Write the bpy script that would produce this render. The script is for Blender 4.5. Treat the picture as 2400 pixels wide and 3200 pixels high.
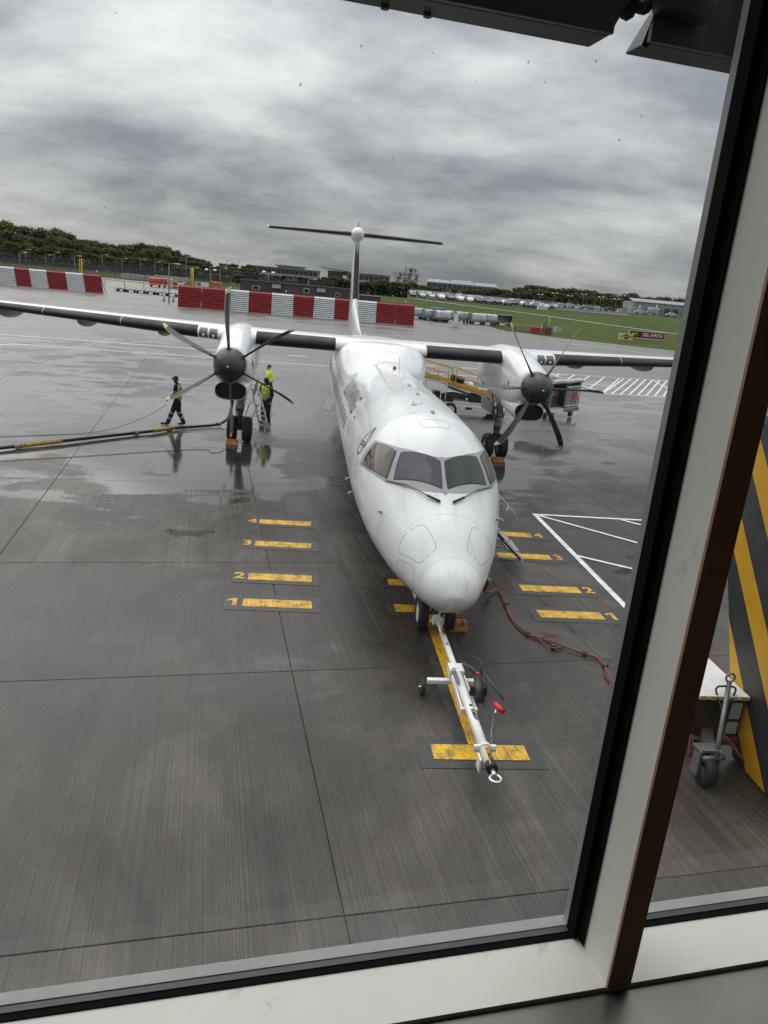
import bpy, bmesh, math, random
from math import sin, cos, pi, radians, sqrt, atan2, hypot
from mathutils import Vector, Matrix

random.seed(7)
scene = bpy.context.scene
for ob in list(bpy.data.objects):
    bpy.data.objects.remove(ob)

# ------------------------------------------------------------------ camera
CAM = Vector((-2.34264, -8.94827, 5.25175))
RV = Vector((0.991554, -0.097196, 0.085872))
UV_ = Vector((-0.053673, 0.295228, 0.953918))
FV = Vector((0.118068, 0.95047, -0.287517))
cam_data = bpy.data.cameras.new("camera")
cam_data.sensor_fit = 'VERTICAL'
cam_data.sensor_height = 36.0
cam_data.lens = 25.743
cam_data.clip_start = 0.05
cam_data.clip_end = 6000
cam = bpy.data.objects.new("camera", cam_data)
scene.collection.objects.link(cam)
mw = Matrix.Identity(4)
for i in range(3):
    mw[i][0], mw[i][1], mw[i][2], mw[i][3] = RV[i], UV_[i], -FV[i], CAM[i]
cam.matrix_world = mw
scene.camera = cam

# ------------------------------------------------------------------ sky
SUN_EL, SUN_AZ = radians(48), radians(-35)      # azimuth measured from +Y towards +X
world = bpy.data.worlds.new("World")
scene.world = world
world.use_nodes = True
wn = world.node_tree
wn.nodes.clear()


def nd(nt, typ, **kw):
    n = nt.nodes.new(typ)
    for k, v in kw.items():
        if k.startswith('_'):
            setattr(n, k[1:], v)
            continue
        key = int(k[1:]) if k[0] == 'i' and k[1:].isdigit() else k.replace('__', ' ')
        s = n.inputs[key]
        if hasattr(v, 'links') and hasattr(v, 'is_output'):
            nt.links.new(v, s)
        else:
            s.default_value = v
    return n


def mth(nt, op, a, b=0.0, c=0.0, clamp=False):
    return nd(nt, 'ShaderNodeMath', _operation=op, _use_clamp=clamp, i0=a, i1=b, i2=c).outputs[0]


def maprange(nt, v, a, b, c=0.0, d=1.0, smooth=True):
    n = nt.nodes.new('ShaderNodeMapRange')
    n.interpolation_type = 'SMOOTHSTEP' if smooth else 'LINEAR'
    nt.links.new(v, n.inputs[0])
    for i, x in enumerate((a, b, c, d)):
        n.inputs[i + 1].default_value = x
    return n.outputs[0]


def mixc(nt, f, a, b, op='MIX'):
    n = nt.nodes.new('ShaderNodeMix')
    n.data_type = 'RGBA'
    n.blend_type = op
    for s, v in ((n.inputs[0], f), (n.inputs[6], a), (n.inputs[7], b)):
        if hasattr(v, 'is_output'):
            nt.links.new(v, s)
        else:
            s.default_value = v if not isinstance(v, tuple) else (*v[:3], 1.0)
    return n.outputs[2]


def noise(nt, vec, scale, detail=4, rough=.55, dist=0.0):
    n = nd(nt, 'ShaderNodeTexNoise', Scale=scale, Detail=detail, Roughness=rough, Distortion=dist)
    if vec is not None:
        nt.links.new(vec, n.inputs['Vector'])
    return n.outputs[0]


tcw = wn.nodes.new('ShaderNodeTexCoord')
sepw = nd(wn, 'ShaderNodeSeparateXYZ', Vector=tcw.outputs['Generated'])
zc = mth(wn, 'MAXIMUM', sepw.outputs[2], 0.0)
den = mth(wn, 'ADD', zc, 0.30)
px = mth(wn, 'DIVIDE', sepw.outputs[0], den)
py = mth(wn, 'DIVIDE', sepw.outputs[1], den)
cv = nd(wn, 'ShaderNodeCombineXYZ', X=px, Y=py, Z=0.0).outputs[0]
big = noise(wn, nd(wn, 'ShaderNodeMapping', Vector=cv, Location=(27.81, 32.3, 0), Rotation=(0, 0, .3), Scale=(.75, .85, 1)).outputs[0], 1.0, 3, .5, .15)
mid = noise(wn, nd(wn, 'ShaderNodeMapping', Vector=cv, Location=(14.7, -16.9, 0), Rotation=(0, 0, .5), Scale=(1.7, 2.2, 1)).outputs[0], 1.0, 8, .60, .2)
fin_ = noise(wn, nd(wn, 'ShaderNodeMapping', Vector=cv, Rotation=(0, 0, .35), Scale=(2.6, 4.6, 1)).outputs[0], 1.5, 5, .55, .1)
cl = mth(wn, 'ADD', mth(wn, 'MULTIPLY', big, .66), mth(wn, 'ADD', mth(wn, 'MULTIPLY', mid, .52), mth(wn, 'MULTIPLY', fin_, .11)))
cl = maprange(wn, cl, .47, .88)
grad = mth(wn, 'MULTIPLY_ADD', zc, 1.15, .37)
cloud = mixc(wn, cl, (.41, .445, .495), (1.62, 1.63, 1.61))
cloud = mixc(wn, 1.0, cloud, nd(wn, 'ShaderNodeCombineColor', Red=grad, Green=grad, Blue=grad).outputs[0], 'MULTIPLY')
cloud = mixc(wn, 1.0, cloud, (10.0, 10.0, 10.0), 'MULTIPLY')
sky = wn.nodes.new('ShaderNodeTexSky')
sky.sky_type = 'NISHITA'
sky.sun_disc = False
sky.sun_elevation = SUN_EL
sky.sun_rotation = SUN_AZ
full = mixc(wn, 0.94, sky.outputs[0], cloud)
full = mixc(wn, maprange(wn, sepw.outputs[2], -.06, -.005), (.9, .92, .9), full)
bg = nd(wn, 'ShaderNodeBackground', Color=full, Strength=.1)
wo = wn.nodes.new('ShaderNodeOutputWorld')
wn.links.new(bg.outputs[0], wo.inputs[0])

sun_data = bpy.data.lights.new("sun", 'SUN')
sun_data.energy = 1.25
sun_data.angle = radians(75)
sun_data.color = (1.0, .965, .92)
sun = bpy.data.objects.new("sun", sun_data)
scene.collection.objects.link(sun)
sd = Vector((sin(SUN_AZ) * cos(SUN_EL), cos(SUN_AZ) * cos(SUN_EL), sin(SUN_EL)))
sun.rotation_euler = sd.to_track_quat('Z', 'Y').to_euler()
sun.location = (0, 0, 60)

vs = scene.view_settings
vs.view_transform = 'Standard'
vs.look = 'None'
vs.exposure = 0.05
vs.gamma = 1.0
vs.use_curve_mapping = False
scene.render.engine = 'CYCLES'
scene.cycles.max_bounces = 8
scene.cycles.transparent_max_bounces = 24
scene.cycles.caustics_reflective = False
scene.cycles.caustics_refractive = False
scene.cycles.sample_clamp_indirect = 6.0
scene.cycles.use_denoising = True

# ------------------------------------------------------------------ terrain
FH = Vector((.12327, .99237))
RH = Vector((.99237, -.12327))


def depth(x, y):
    return (x - CAM.x) * FH.x + (y - CAM.y) * FH.y


def tz(x, y):
    w = depth(x, y)
    if w < 38:
        return 0.0
    if w < 58:
        return .025 * (w - 38) ** 2 / 40
    return .025 * (min(w, 260) - 48)


# ------------------------------------------------------------------ mesh helpers
COL = scene.collection


def prop(o, label=None, cat=None, group=None, kind=None):
    for k, v in (("label", label), ("category", cat), ("group", group), ("kind", kind)):
        if v:
            o[k] = v
    return o


def empty(name, loc=(0, 0, 0), rz=0.0, label=None, cat=None, group=None):
    o = bpy.data.objects.new(name, None)
    o.empty_display_size = .2
    COL.objects.link(o)
    o.location = loc
    o.rotation_euler = (0, 0, rz)
    return prop(o, label, cat, group)


def dup(root, loc, rz=0.0, label=None, group=None, scale=None):
    def cp(o, par):
        c = o.copy()
        COL.objects.link(c)
        if par:
            c.parent = par
        for ch in [x for x in kids.get(o.name, [])]:
            cp(ch, c)
        return c
    kids = {}
    for o in root.children_recursive:
        kids.setdefault(o.parent.name, []).append(o)
    r = cp(root, None)
    r.location = loc
    r.rotation_euler = (0, 0, rz)
    if scale:
        r.scale = scale
    if label:
        r["label"] = label
    if group:
        r["group"] = group
    return r


def M_(loc=(0, 0, 0), rz=0.0, rx=0.0, ry=0.0):
    return Matrix.Translation(loc) @ Matrix.Rotation(rz, 4, 'Z') @ Matrix.Rotation(ry, 4, 'Y') @ Matrix.Rotation(rx, 4, 'X')


class MB:
    def __init__(s):
        s.v, s.f, s.m, s.s = [], [], [], []

    def add(s, vs, fs, m=0, smooth=False):
        b = len(s.v)
        s.v += [tuple(x) for x in vs]
        for f in fs:
            s.f.append([i + b for i in f])
            s.m.append(m)
            s.s.append(smooth)
        return s

    def box(s, c, d, mat=None, m=0, taper=(1, 1)):
        x, y, z = d[0] / 2, d[1] / 2, d[2] / 2
        vs = []
        for k, zz in ((0, -z), (1, z)):
            tx, ty = (taper if k else (1, 1))
            vs += [(-x * tx, -y * ty, zz), (x * tx, -y * ty, zz), (x * tx, y * ty, zz), (-x * tx, y * ty, zz)]
        vs = [Vector(p) for p in vs]
        if mat is not None:
            vs = [mat @ p for p in vs]
        c = Vector(c)
        return s.add([p + c for p in vs], [(3, 2, 1, 0), (4, 5, 6, 7), (0, 1, 5, 4), (1, 2, 6, 5), (2, 3, 7, 6), (3, 0, 4, 7)], m)

    def bar(s, a, b, w, h, m=0, up=(0, 0, 1)):
        a, b = Vector(a), Vector(b)
        d = (b - a)
        L = d.length
        d.normalize()
        u = Vector(up)
        if abs(d.dot(u)) > .98:
            u = Vector((1, 0, 0))
        r = d.cross(u).normalized()
        u = r.cross(d)
        mat = Matrix((r, d, u)).transposed()
        return s.box((a + b) / 2, (w, L, h), mat, m)

    def rings(s, rs, m=0, smooth=True, cap0=True, cap1=True, closed=True):
        n = len(rs[0])
        b = len(s.v)
        for r in rs:
            s.v += [tuple(p) for p in r]
        mf = m if callable(m) else (lambda i, j: m)
        for i in range(len(rs) - 1):
            for j in range(n if closed else n - 1):
                k = (j + 1) % n
                s.f.append([b + i * n + j, b + i * n + k, b + (i + 1) * n + k, b + (i + 1) * n + j])
                s.m.append(mf(i, j))
                s.s.append(smooth)
        if cap0 and closed:
            s.f.append([b + j for j in reversed(range(n))])
            s.m.append(mf(0, 0)); s.s.append(False)
        if cap1 and closed:
            o = b + (len(rs) - 1) * n
            s.f.append([o + j for j in range(n)])
            s.m.append(mf(len(rs) - 2, 0)); s.s.append(False)
        return s

    def tube(s, pts, r, n=8, m=0, caps=True, closed=False):
        pts = [Vector(p) for p in pts]
        rs = []
        N = len(pts)
        prev = None
        for i, p in enumerate(pts):
            if closed:
                d = pts[(i + 1) % N] - pts[i - 1]
            else:
                d = pts[min(i + 1, N - 1)] - pts[max(i - 1, 0)]
            d.normalize()
            if prev is None:
                u = Vector((0, 0, 1)) if abs(d.z) < .9 else Vector((1, 0, 0))
            else:
                u = prev
            a = d.cross(u).normalized()
            u = a.cross(d).normalized()
            prev = u
            rr = r[i] if isinstance(r, (list, tuple)) else r
            rs.append([p + a * (rr * cos(2 * pi * k / n)) + u * (rr * sin(2 * pi * k / n)) for k in range(n)])
        if closed:
            rs.append(rs[0])
            return s.rings(rs, m, True, False, False)
        return s.rings(rs, m, True, caps, caps)

    def lathe(s, prof, o, ax=(0, 0, 1), n=24, m=0, cap0=True, cap1=True, smooth=True):
        ax = Vector(ax).normalized()
        u = Vector((1, 0, 0)) if abs(ax.x) < .9 else Vector((0, 1, 0))
        a = ax.cross(u).normalized()
        u = a.cross(ax).normalized()
        o = Vector(o)
        rs = [[o + ax * h + (a * cos(2 * pi * k / n) + u * sin(2 * pi * k / n)) * max(r, 1e-4) for k in range(n)] for h, r in prof]
        return s.rings(rs, m, smooth, cap0, cap1)

    def sphere(s, c, r, n=12, k=8, m=0, mat=None):
        r = r if isinstance(r, (tuple, list)) else (r, r, r)
        c = Vector(c)
        rs = []
        for i in range(k + 1):
            t = pi * i / k
            ring = []
            for j in range(n):
                p = Vector((r[0] * max(sin(t), 1e-3) * cos(2 * pi * j / n), r[1] * max(sin(t), 1e-3) * sin(2 * pi * j / n), -r[2] * cos(t)))
                ring.append(c + (mat @ p if mat is not None else p))
            rs.append(ring)
        return s.rings(rs, m)

    def prism(s, poly, h0, h1, m=0, fn=None):
        """poly in (a,b); fn(a,b,h)->xyz"""
        fn = fn or (lambda a, b, h: (a, b, h))
        n = len(poly)
        vs = [fn(a, b, h0) for a, b in poly] + [fn(a, b, h1) for a, b in poly]
        fs = [list(reversed(range(n))), list(range(n, 2 * n))] + [[i, (i + 1) % n, n + (i + 1) % n, n + i] for i in range(n)]
        return s.add(vs, fs, m)

    def build(s, name, mats, parent=None, world=False, fix=True, bevel=0.0, autosmooth=None):
        me = bpy.data.meshes.new(name)
        me.from_pydata(s.v, [], s.f)
        mats = mats if isinstance(mats, (list, tuple)) else [mats]
        for mm in mats:
            me.materials.append(mm)
        if len(mats) > 1:
            me.polygons.foreach_set('material_index', s.m)
        me.polygons.foreach_set('use_smooth', s.s)
        if fix:
            b = bmesh.new()
            b.from_mesh(me)
            bmesh.ops.recalc_face_normals(b, faces=b.faces)
            b.to_mesh(me)
            b.free()
        me.update()
        o = bpy.data.objects.new(name, me)
        COL.objects.link(o)
        if parent is not None:
            o.parent = parent
            if world:
                loc = Vector(parent.location)
                p = parent.parent
                while p:
                    loc += Vector(p.location)
                    p = p.parent
                me.transform(Matrix.Translation(-loc))
        if bevel:
            md = o.modifiers.new('bevel', 'BEVEL')
            md.width = bevel
            md.segments = 2
            md.limit_method = 'ANGLE'
            md.angle_limit = radians(40)
        return o


def part_world(o, parent):
    """parent a world-authored mesh object under an Empty that only translates"""
    o.parent = parent
    o.data.transform(Matrix.Translation(-Vector(parent.location)))
    return o


# ------------------------------------------------------------------ materials
MATS = {}


def pmat(name, col, rough=.5, metal=0.0, spec=.5, var=.0, vscale=2.0, bump=0.0, bscale=30.0, coat=0.0, dirt=None, dscale=1.2, rvar=.0, coords='Object'):
    if name in MATS:
        return MATS[name]
    m = bpy.data.materials.new(name)
    m.use_nodes = True
    nt = m.node_tree
    b = nt.nodes['Principled BSDF']
    b.inputs['Roughness'].default_value = rough
    b.inputs['Metallic'].default_value = metal
    b.inputs['Specular IOR Level'].default_value = spec
    b.inputs['Coat Weight'].default_value = coat
    b.inputs['Coat Roughness'].default_value = .08
    tc = nt.nodes.new('ShaderNodeTexCoord')
    vec = tc.outputs[coords] if coords != 'World' else nd(nt, 'ShaderNodeNewGeometry').outputs[0]
    c = (*col[:3], 1.0)
    out = None
    if var:
        n1 = noise(nt, vec, vscale, 5)
        lo = tuple(max(0, x * (1 - var)) for x in col[:3])
        hi = tuple(min(1, x * (1 + var)) for x in col[:3])
        out = mixc(nt, maprange(nt, n1, .3, .7), lo, hi)
    if dirt:
        n2 = noise(nt, vec, dscale, 8, .62, .3)
        out = mixc(nt, maprange(nt, n2, *((.52, .78) if dscale < 12 else (.62, .70)), 0, .75 if dscale < 12 else .4), out if out is not None else c[:3], dirt)
    if out is not None:
        nt.links.new(out, b.inputs['Base Color'])
    else:
        b.inputs['Base Color'].default_value = c
    if rvar:
        n3 = noise(nt, vec, vscale * 1.7, 5)
        nt.links.new(maprange(nt, n3, .25, .75, max(.02, rough - rvar), min(1, rough + rvar)), b.inputs['Roughness'])
    if bump:
        bp = nd(nt, 'ShaderNodeBump', Strength=bump, Distance=.02, Height=noise(nt, vec, bscale, 4))
        nt.links.new(bp.outputs[0], b.inputs['Normal'])
    MATS[name] = m
    return m

# ------------------------------------------------------------------ ground
TH = radians(7.4)                                   # the slab grid is turned a little against the stand
SD, TD = Vector((cos(TH), sin(TH))), Vector((-sin(TH), cos(TH)))


def st2xy(s, t):
    return (s * SD.x + t * TD.x, s * SD.y + t * TD.y)


HOLLOWS = [(-4.6, 6.0, .5, .12), (-3.0, 9.25, .25, .3), (-4.3, 11.4, 1.3, .2), (-4.4, 14.0, 1.5, .22), (-8.0, 15.0, 2.2, .15), (6.0, 17.3, 1.3, .2), (9.8, 14.2, 1.6, .15), (4.6, 5.0, .25, .3), (.9, .3, .2, .25)]


def concrete(name, joints=False):
    m = bpy.data.materials.new(name)
    m.use_nodes = True
    nt = m.node_tree
    b = nt.nodes['Principled BSDF']
    pos = nd(nt, 'ShaderNodeNewGeometry').outputs[0]
    st = nd(nt, 'ShaderNodeMapping', Vector=pos, Rotation=(0, 0, -TH)).outputs[0]
    info = nt.nodes.new('ShaderNodeObjectInfo').outputs['Random']
    stain = noise(nt, nd(nt, 'ShaderNodeMapping', Vector=st, Scale=(1.3, .7, 1)).outputs[0], .5, 7, .65, .8)
    blot = noise(nt, st, 2.3, 6, .6)
    grain = noise(nt, st, 38, 3, .6)
    groove = noise(nt, nd(nt, 'ShaderNodeMapping', Vector=st, Scale=(62, .07, 1)).outputs[0], 1.0, 2, .6)
    groove2 = noise(nt, nd(nt, 'ShaderNodeMapping', Vector=st, Scale=(15, .10, 1)).outputs[0], 1.0, 3, .65)
    # wetness: drawn-out puddled areas, drier towards the terminal
    w1 = noise(nt, nd(nt, 'ShaderNodeMapping', Vector=st, Location=(7.3, 2.2, 0), Scale=(.16, .22, 1)).outputs[0], 1.0, 5, .6, .6)
    w2 = noise(nt, nd(nt, 'ShaderNodeMapping', Vector=st, Scale=(.5, .9, 1)).outputs[0], 1.0, 6, .65, .4)
    sp = nd(nt, 'ShaderNodeSeparateXYZ', Vector=st)
    far = maprange(nt, sp.outputs[1], 1.0, 13.0, -.08, .045)
    wet0 = mth(nt, 'ADD', mth(nt, 'MULTIPLY', w1, .64), mth(nt, 'MULTIPLY', w2, .42))
    wet = mth(nt, 'ADD', wet0, far)
    wet = mth(nt, 'ADD', wet, mth(nt, 'MULTIPLY_ADD', info, .05, -.025))
    # standing water in a few known hollows
    wob = nd(nt, 'ShaderNodeVectorMath', _operation='ADD', i0=pos, i1=nd(nt, 'ShaderNodeVectorMath', _operation='SCALE', i0=nd(nt, 'ShaderNodeTexNoise', Vector=pos, Scale=1.7, Detail=5.0).outputs[1], Scale=.9).outputs[0]).outputs[0]
    for cx, cy, rr, amp in HOLLOWS:
        dd = nd(nt, 'ShaderNodeVectorMath', _operation='DISTANCE', i0=wob, i1=(cx + .45, cy + .45, .45)).outputs[1]
        wet = mth(nt, 'ADD', wet, maprange(nt, dd, rr * 1.5, rr * .5, 0, amp))
    pud = maprange(nt, mth(nt, 'ADD', wet, mth(nt, 'MULTIPLY_ADD', groove2, .09, -.045)), .545, .615)
    damp = maprange(nt, wet0, .44, .60)
    # colour of the concrete itself
    c = mixc(nt, maprange(nt, stain, .3, .72), (.026, .022, .0175), (.098, .087, .073))
    c = mixc(nt, maprange(nt, blot, .50, .72, 0, .6), c, (.046, .034, .024))
    tint = nd(nt, 'ShaderNodeCombineColor', Red=mth(nt, 'MULTIPLY_ADD', info, .52, .74), Green=mth(nt, 'MULTIPLY_ADD', info, .50, .735), Blue=mth(nt, 'MULTIPLY_ADD', info, .47, .735)).outputs[0]
    c = mixc(nt, 1.0, c, tint, 'MULTIPLY')
    gr = mth(nt, 'ADD', mth(nt, 'MULTIPLY', maprange(nt, groove, .34, .66), .70), mth(nt, 'MULTIPLY', maprange(nt, groove2, .3, .7), .16))
    gv = mth(nt, 'ADD', mth(nt, 'MULTIPLY', maprange(nt, grain, .3, .75), .40), mth(nt, 'ADD', gr, .34))
    c = mixc(nt, 1.0, c, nd(nt, 'ShaderNodeCombineColor', Red=gv, Green=gv, Blue=gv).outputs[0], 'MULTIPLY')
    c = mixc(nt, maprange(nt, damp, 0, 1, .10, .66), c, (.026, .023, .020))       # water darkens the concrete
    trk = noise(nt, nd(nt, 'ShaderNodeMapping', Vector=pos, Location=(.7, 0, 0), Scale=(1.5, .05, 1)).outputs[0], 1.0, 4, .6)
    c = mixc(nt, maprange(nt, trk, .52, .68, 0, .35), c, (.022, .020, .018))
    far_sheen = maprange(nt, mth(nt, 'ADD', sp.outputs[1], mth(nt, 'MULTIPLY_ADD', w1, 10.0, -5.0)), 11.0, 24.0)  # sky sheen of the far apron painted in as a paler base colour
    c = mixc(nt, mth(nt, 'MULTIPLY', far_sheen, .62), c, (.215, .208, .196))
    oil = maprange(nt, noise(nt, st, 1.1, 5, .7, .8), .69, .78, 0, .55)
    c = mixc(nt, oil, c, (.03, .028, .026))
    if joints:
        js = mth(nt, 'ABSOLUTE', mth(nt, 'SUBTRACT', mth(nt, 'MODULO', mth(nt, 'ADD', sp.outputs[0], 2.22 + 490), 4.9), .0))
        jt = mth(nt, 'MODULO', mth(nt, 'ADD', sp.outputs[1], 490.0), 5.2)
        jm = mth(nt, 'MAXIMUM', mth(nt, 'LESS_THAN', js, .05), mth(nt, 'LESS_THAN', jt, .06))
        c = mixc(nt, mth(nt, 'MULTIPLY', jm, .5), c, (.03, .03, .03))
    nt.links.new(c, b.inputs['Base Color'])
    r0 = mth(nt, 'MULTIPLY_ADD', groove, .34, .17)
    r1 = mth(nt, 'SUBTRACT', r0, mth(nt, 'MULTIPLY', damp, .15))
    rough = mth(nt, 'ADD', mth(nt, 'MULTIPLY', r1, mth(nt, 'SUBTRACT', 1.0, pud)), mth(nt, 'MULTIPLY', pud, .06))
    fr_ = maprange(nt, sp.outputs[1], 30.0, 70.0, 0, .20)
    rough = mth(nt, 'ADD', mth(nt, 'MULTIPLY_ADD', grain, .05, rough), fr_)
    nt.links.new(rough, b.inputs['Roughness'])
    nt.links.new(maprange(nt, sp.outputs[1], 6.0, 20.0, .34, .60), b.inputs['Specular IOR Level'])
    h = mth(nt, 'ADD', mth(nt, 'MULTIPLY', groove, .9), mth(nt, 'MULTIPLY', grain, .55))
    bs = mth(nt, 'MULTIPLY_ADD', pud, -.86, .90)
    bp = nd(nt, 'ShaderNodeBump', Distance=.008, Strength=bs, Height=h)
    nt.links.new(bp.outputs[0], b.inputs['Normal'])
    return m


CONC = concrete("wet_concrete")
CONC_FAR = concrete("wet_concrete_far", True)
SEAL = pmat("joint_sealant", (.018, .018, .019), .5, var=.3, vscale=3)


def sheet(name, poly, mat, lift, parent=None, cuts=None):
    """polygon laid on the terrain"""
    b = bmesh.new()
    b.faces.new([b.verts.new((x, y, 0)) for x, y in poly])
    ws = [depth(x, y) for x, y in poly]
    cuts = cuts or ([38 + 1.5 * i for i in range(14)] + [260])
    for w in cuts:
        if min(ws) < w < max(ws):
            o = CAM.xy + FH * w
            bmesh.ops.bisect_plane(b, geom=b.verts[:] + b.edges[:] + b.faces[:], plane_co=(o.x, o.y, 0), plane_no=(FH.x, FH.y, 0))
    for v in b.verts:
        v.co.z = tz(v.co.x, v.co.y) + lift
    bmesh.ops.triangulate(b, faces=[f for f in b.faces if len(f.verts) > 4])
    bmesh.ops.recalc_face_normals(b, faces=b.faces)
    for f in b.faces:
        if f.normal.z < 0:
            f.normal_flip()
    me = bpy.data.meshes.new(name)
    b.to_mesh(me)
    b.free()
    me.materials.append(mat)
    o = bpy.data.objects.new(name, me)
    COL.objects.link(o)
    if parent:
        o.parent = parent
    return o


def grass_mat():
    m = bpy.data.materials.new("airfield_grass")
    m.use_nodes = True
    nt = m.node_tree
    b = nt.nodes['Principled BSDF']
    pos = nd(nt, 'ShaderNodeNewGeometry').outputs[0]
    n1 = noise(nt, pos, .06, 6, .6, .3)
    n2 = noise(nt, nd(nt, 'ShaderNodeMapping', Vector=pos, Rotation=(0, 0, .35), Scale=(.05, .9, 1)).outputs[0], 1.0, 5, .6)
    n3 = noise(nt, pos, 3.0, 4, .7)
    c = mixc(nt, maprange(nt, n1, .3, .7), (.036, .060, .006), (.060, .090, .010))
    c = mixc(nt, maprange(nt, n2, .35, .75, 0, .5), c, (.070, .090, .014))
    c = mixc(nt, maprange(nt, n3, .3, .8, 0, .45), c, (.022, .034, .007))
    nt.links.new(c, b.inputs['Base Color'])
    b.inputs['Roughness'].default_value = .9
    b.inputs['Specular IOR Level'].default_value = .15
    bp = nd(nt, 'ShaderNodeBump', Strength=.7, Distance=.08, Height=noise(nt, pos, 9, 3))
    nt.links.new(bp.outputs[0], b.inputs['Normal'])
    return m


GRASS = grass_mat()
prop(sheet("grass_field", [(-2500, -80), (2500, -80), (2500, 3500), (-2500, 3500)], GRASS, -.06), kind="structure",
     label="green airfield grass reaching to the treeline", cat="grass")

apron = sheet("apron", [st2xy(-34, -14), st2xy(42, -14), st2xy(42, 60.4), st2xy(-34, 60.4)], SEAL, -.026)
prop(apron, kind="structure", label="wet grey concrete apron of large square slabs", cat="apron")
far_poly = [st2xy(-34, 60.4), st2xy(42, 60.4), st2xy(42, -14), (130, 2), (128, 26), (70, 66), (44.4, 82), (31, 88.5), (24.6, 95.4), (24.8, 103), (30, 107.8), (29, 113), (10, 119), (-34, 124), (-96, 142), (-96, 0), st2xy(-34, -14)]
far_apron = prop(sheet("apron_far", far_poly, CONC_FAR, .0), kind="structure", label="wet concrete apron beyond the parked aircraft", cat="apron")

rows = [-14, -9.3, -3.6, .68, 4.93, 10.75, 15.0, 19.15, 24.5, 29.6, 36.3, 42.2, 48.2, 54.3, 60.4]
cols = [-2.22 + 4.9 * k for k in range(-6, 10)]
G = .011
vis = lambda s, t: (lambda q: depth(*q) > 3 and -.62 < ((q[0] - CAM.x) * RH.x + (q[1] - CAM.y) * RH.y) / depth(*q) < .68)(st2xy(s, t))
for i in range(len(rows) - 1):
    for j in range(len(cols) - 1):
        s0, s1, t0, t1 = cols[j] + G / 2, cols[j + 1] - G / 2, rows[i] + G / 2, rows[i + 1] - G / 2
        if s0 < -34 or s1 > 42:
            continue
        if rows[i] > -3.7 and not any(vis(a, bb) for a in (s0, (s0 + s1) / 2, s1) for bb in (t0, t1)):
            continue
        q = [st2xy(a, bb) for a, bb in ((s0, t0), (s1, t0), (s1, t1), (s0, t1))]
        jit = random.uniform(-.0012, .0012)
        e = .006
        qi = [st2xy(a, bb) for a, bb in ((s0 + e, t0 + e), (s1 - e, t0 + e), (s1 - e, t1 - e), (s0 + e, t1 - e))]
        cx, cy = st2xy((s0 + s1) / 2, (t0 + t1) / 2)
        cz = tz(cx, cy)
        mb = MB()
        vs_ = [(x - cx, y - cy, tz(x, y) - .024 - cz) for x, y in q] + [(x - cx, y - cy, tz(x, y) - .004 + jit - cz) for x, y in q] + [(x - cx, y - cy, tz(x, y) + jit - cz) for x, y in qi]
        mb.add(vs_, [(0, 1, 5, 4), (1, 2, 6, 5), (2, 3, 7, 6), (3, 0, 4, 7), (4, 5, 9, 8), (5, 6, 10, 9), (6, 7, 11, 10), (7, 4, 8, 11), (8, 9, 10, 11)])
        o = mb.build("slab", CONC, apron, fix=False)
        o.location = (cx, cy, cz)


# ---- painted markings
def paint(name, col, wear, rough=.45):
    m = bpy.data.materials.new(name)
    m.use_nodes = True
    nt = m.node_tree
    b = nt.nodes['Principled BSDF']
    pos = nd(nt, 'ShaderNodeNewGeometry').outputs[0]
    st = nd(nt, 'ShaderNodeMapping', Vector=pos, Rotation=(0, 0, -TH)).outputs[0]
    g = noise(nt, nd(nt, 'ShaderNodeMapping', Vector=st, Scale=(55, 2.2, 1)).outputs[0], 1.0, 4, .75)
    n2 = noise(nt, st, 5, 5, .65)
    n3 = noise(nt, st, 42, 3, .7)
    f = mth(nt, 'ADD', mth(nt, 'MULTIPLY', g, .6), mth(nt, 'ADD', mth(nt, 'MULTIPLY', n2, .35), mth(nt, 'MULTIPLY', n3, .25)))
    f = maprange(nt, f, .55, .72, 0, wear)
    dark = tuple(x * .72 for x in col)
    c = mixc(nt, maprange(nt, n2, .35, .7), col, dark)
    c = mixc(nt, f, c, (.07, .062, .05))
    nt.links.new(c, b.inputs['Base Color'])
    nt.links.new(maprange(nt, n2, .3, .7, rough - .15, rough + .12), b.inputs['Roughness'])
    bp = nd(nt, 'ShaderNodeBump', Strength=.3, Distance=.004, Height=g)
    nt.links.new(bp.outputs[0], b.inputs['Normal'])
    return m


P_YEL = paint("yellow_marking_paint", (.80, .45, .012), .85)
P_WHT = paint("white_marking_paint", (.82, .83, .82), .3)
P_BLK = paint("black_marking_ground", (.030, .031, .036), .9)


def rect(name, x0, y0, x1, y1, mat, lift):
    return sheet(name, [(x0, y0), (x1, y0), (x1, y1), (x0, y1)], mat, lift, apron)


def line(p0, p1, w, lift=.006, mat=None, name="painted_line"):
    a, b = Vector(p0), Vector(p1)
    n = (b - a).normalized()
    n = Vector((-n.y, n.x)) * (w / 2)
    return sheet(name, [tuple(a + n), tuple(b + n), tuple(b - n), tuple(a - n)], mat or P_WHT, lift, apron)


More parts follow.
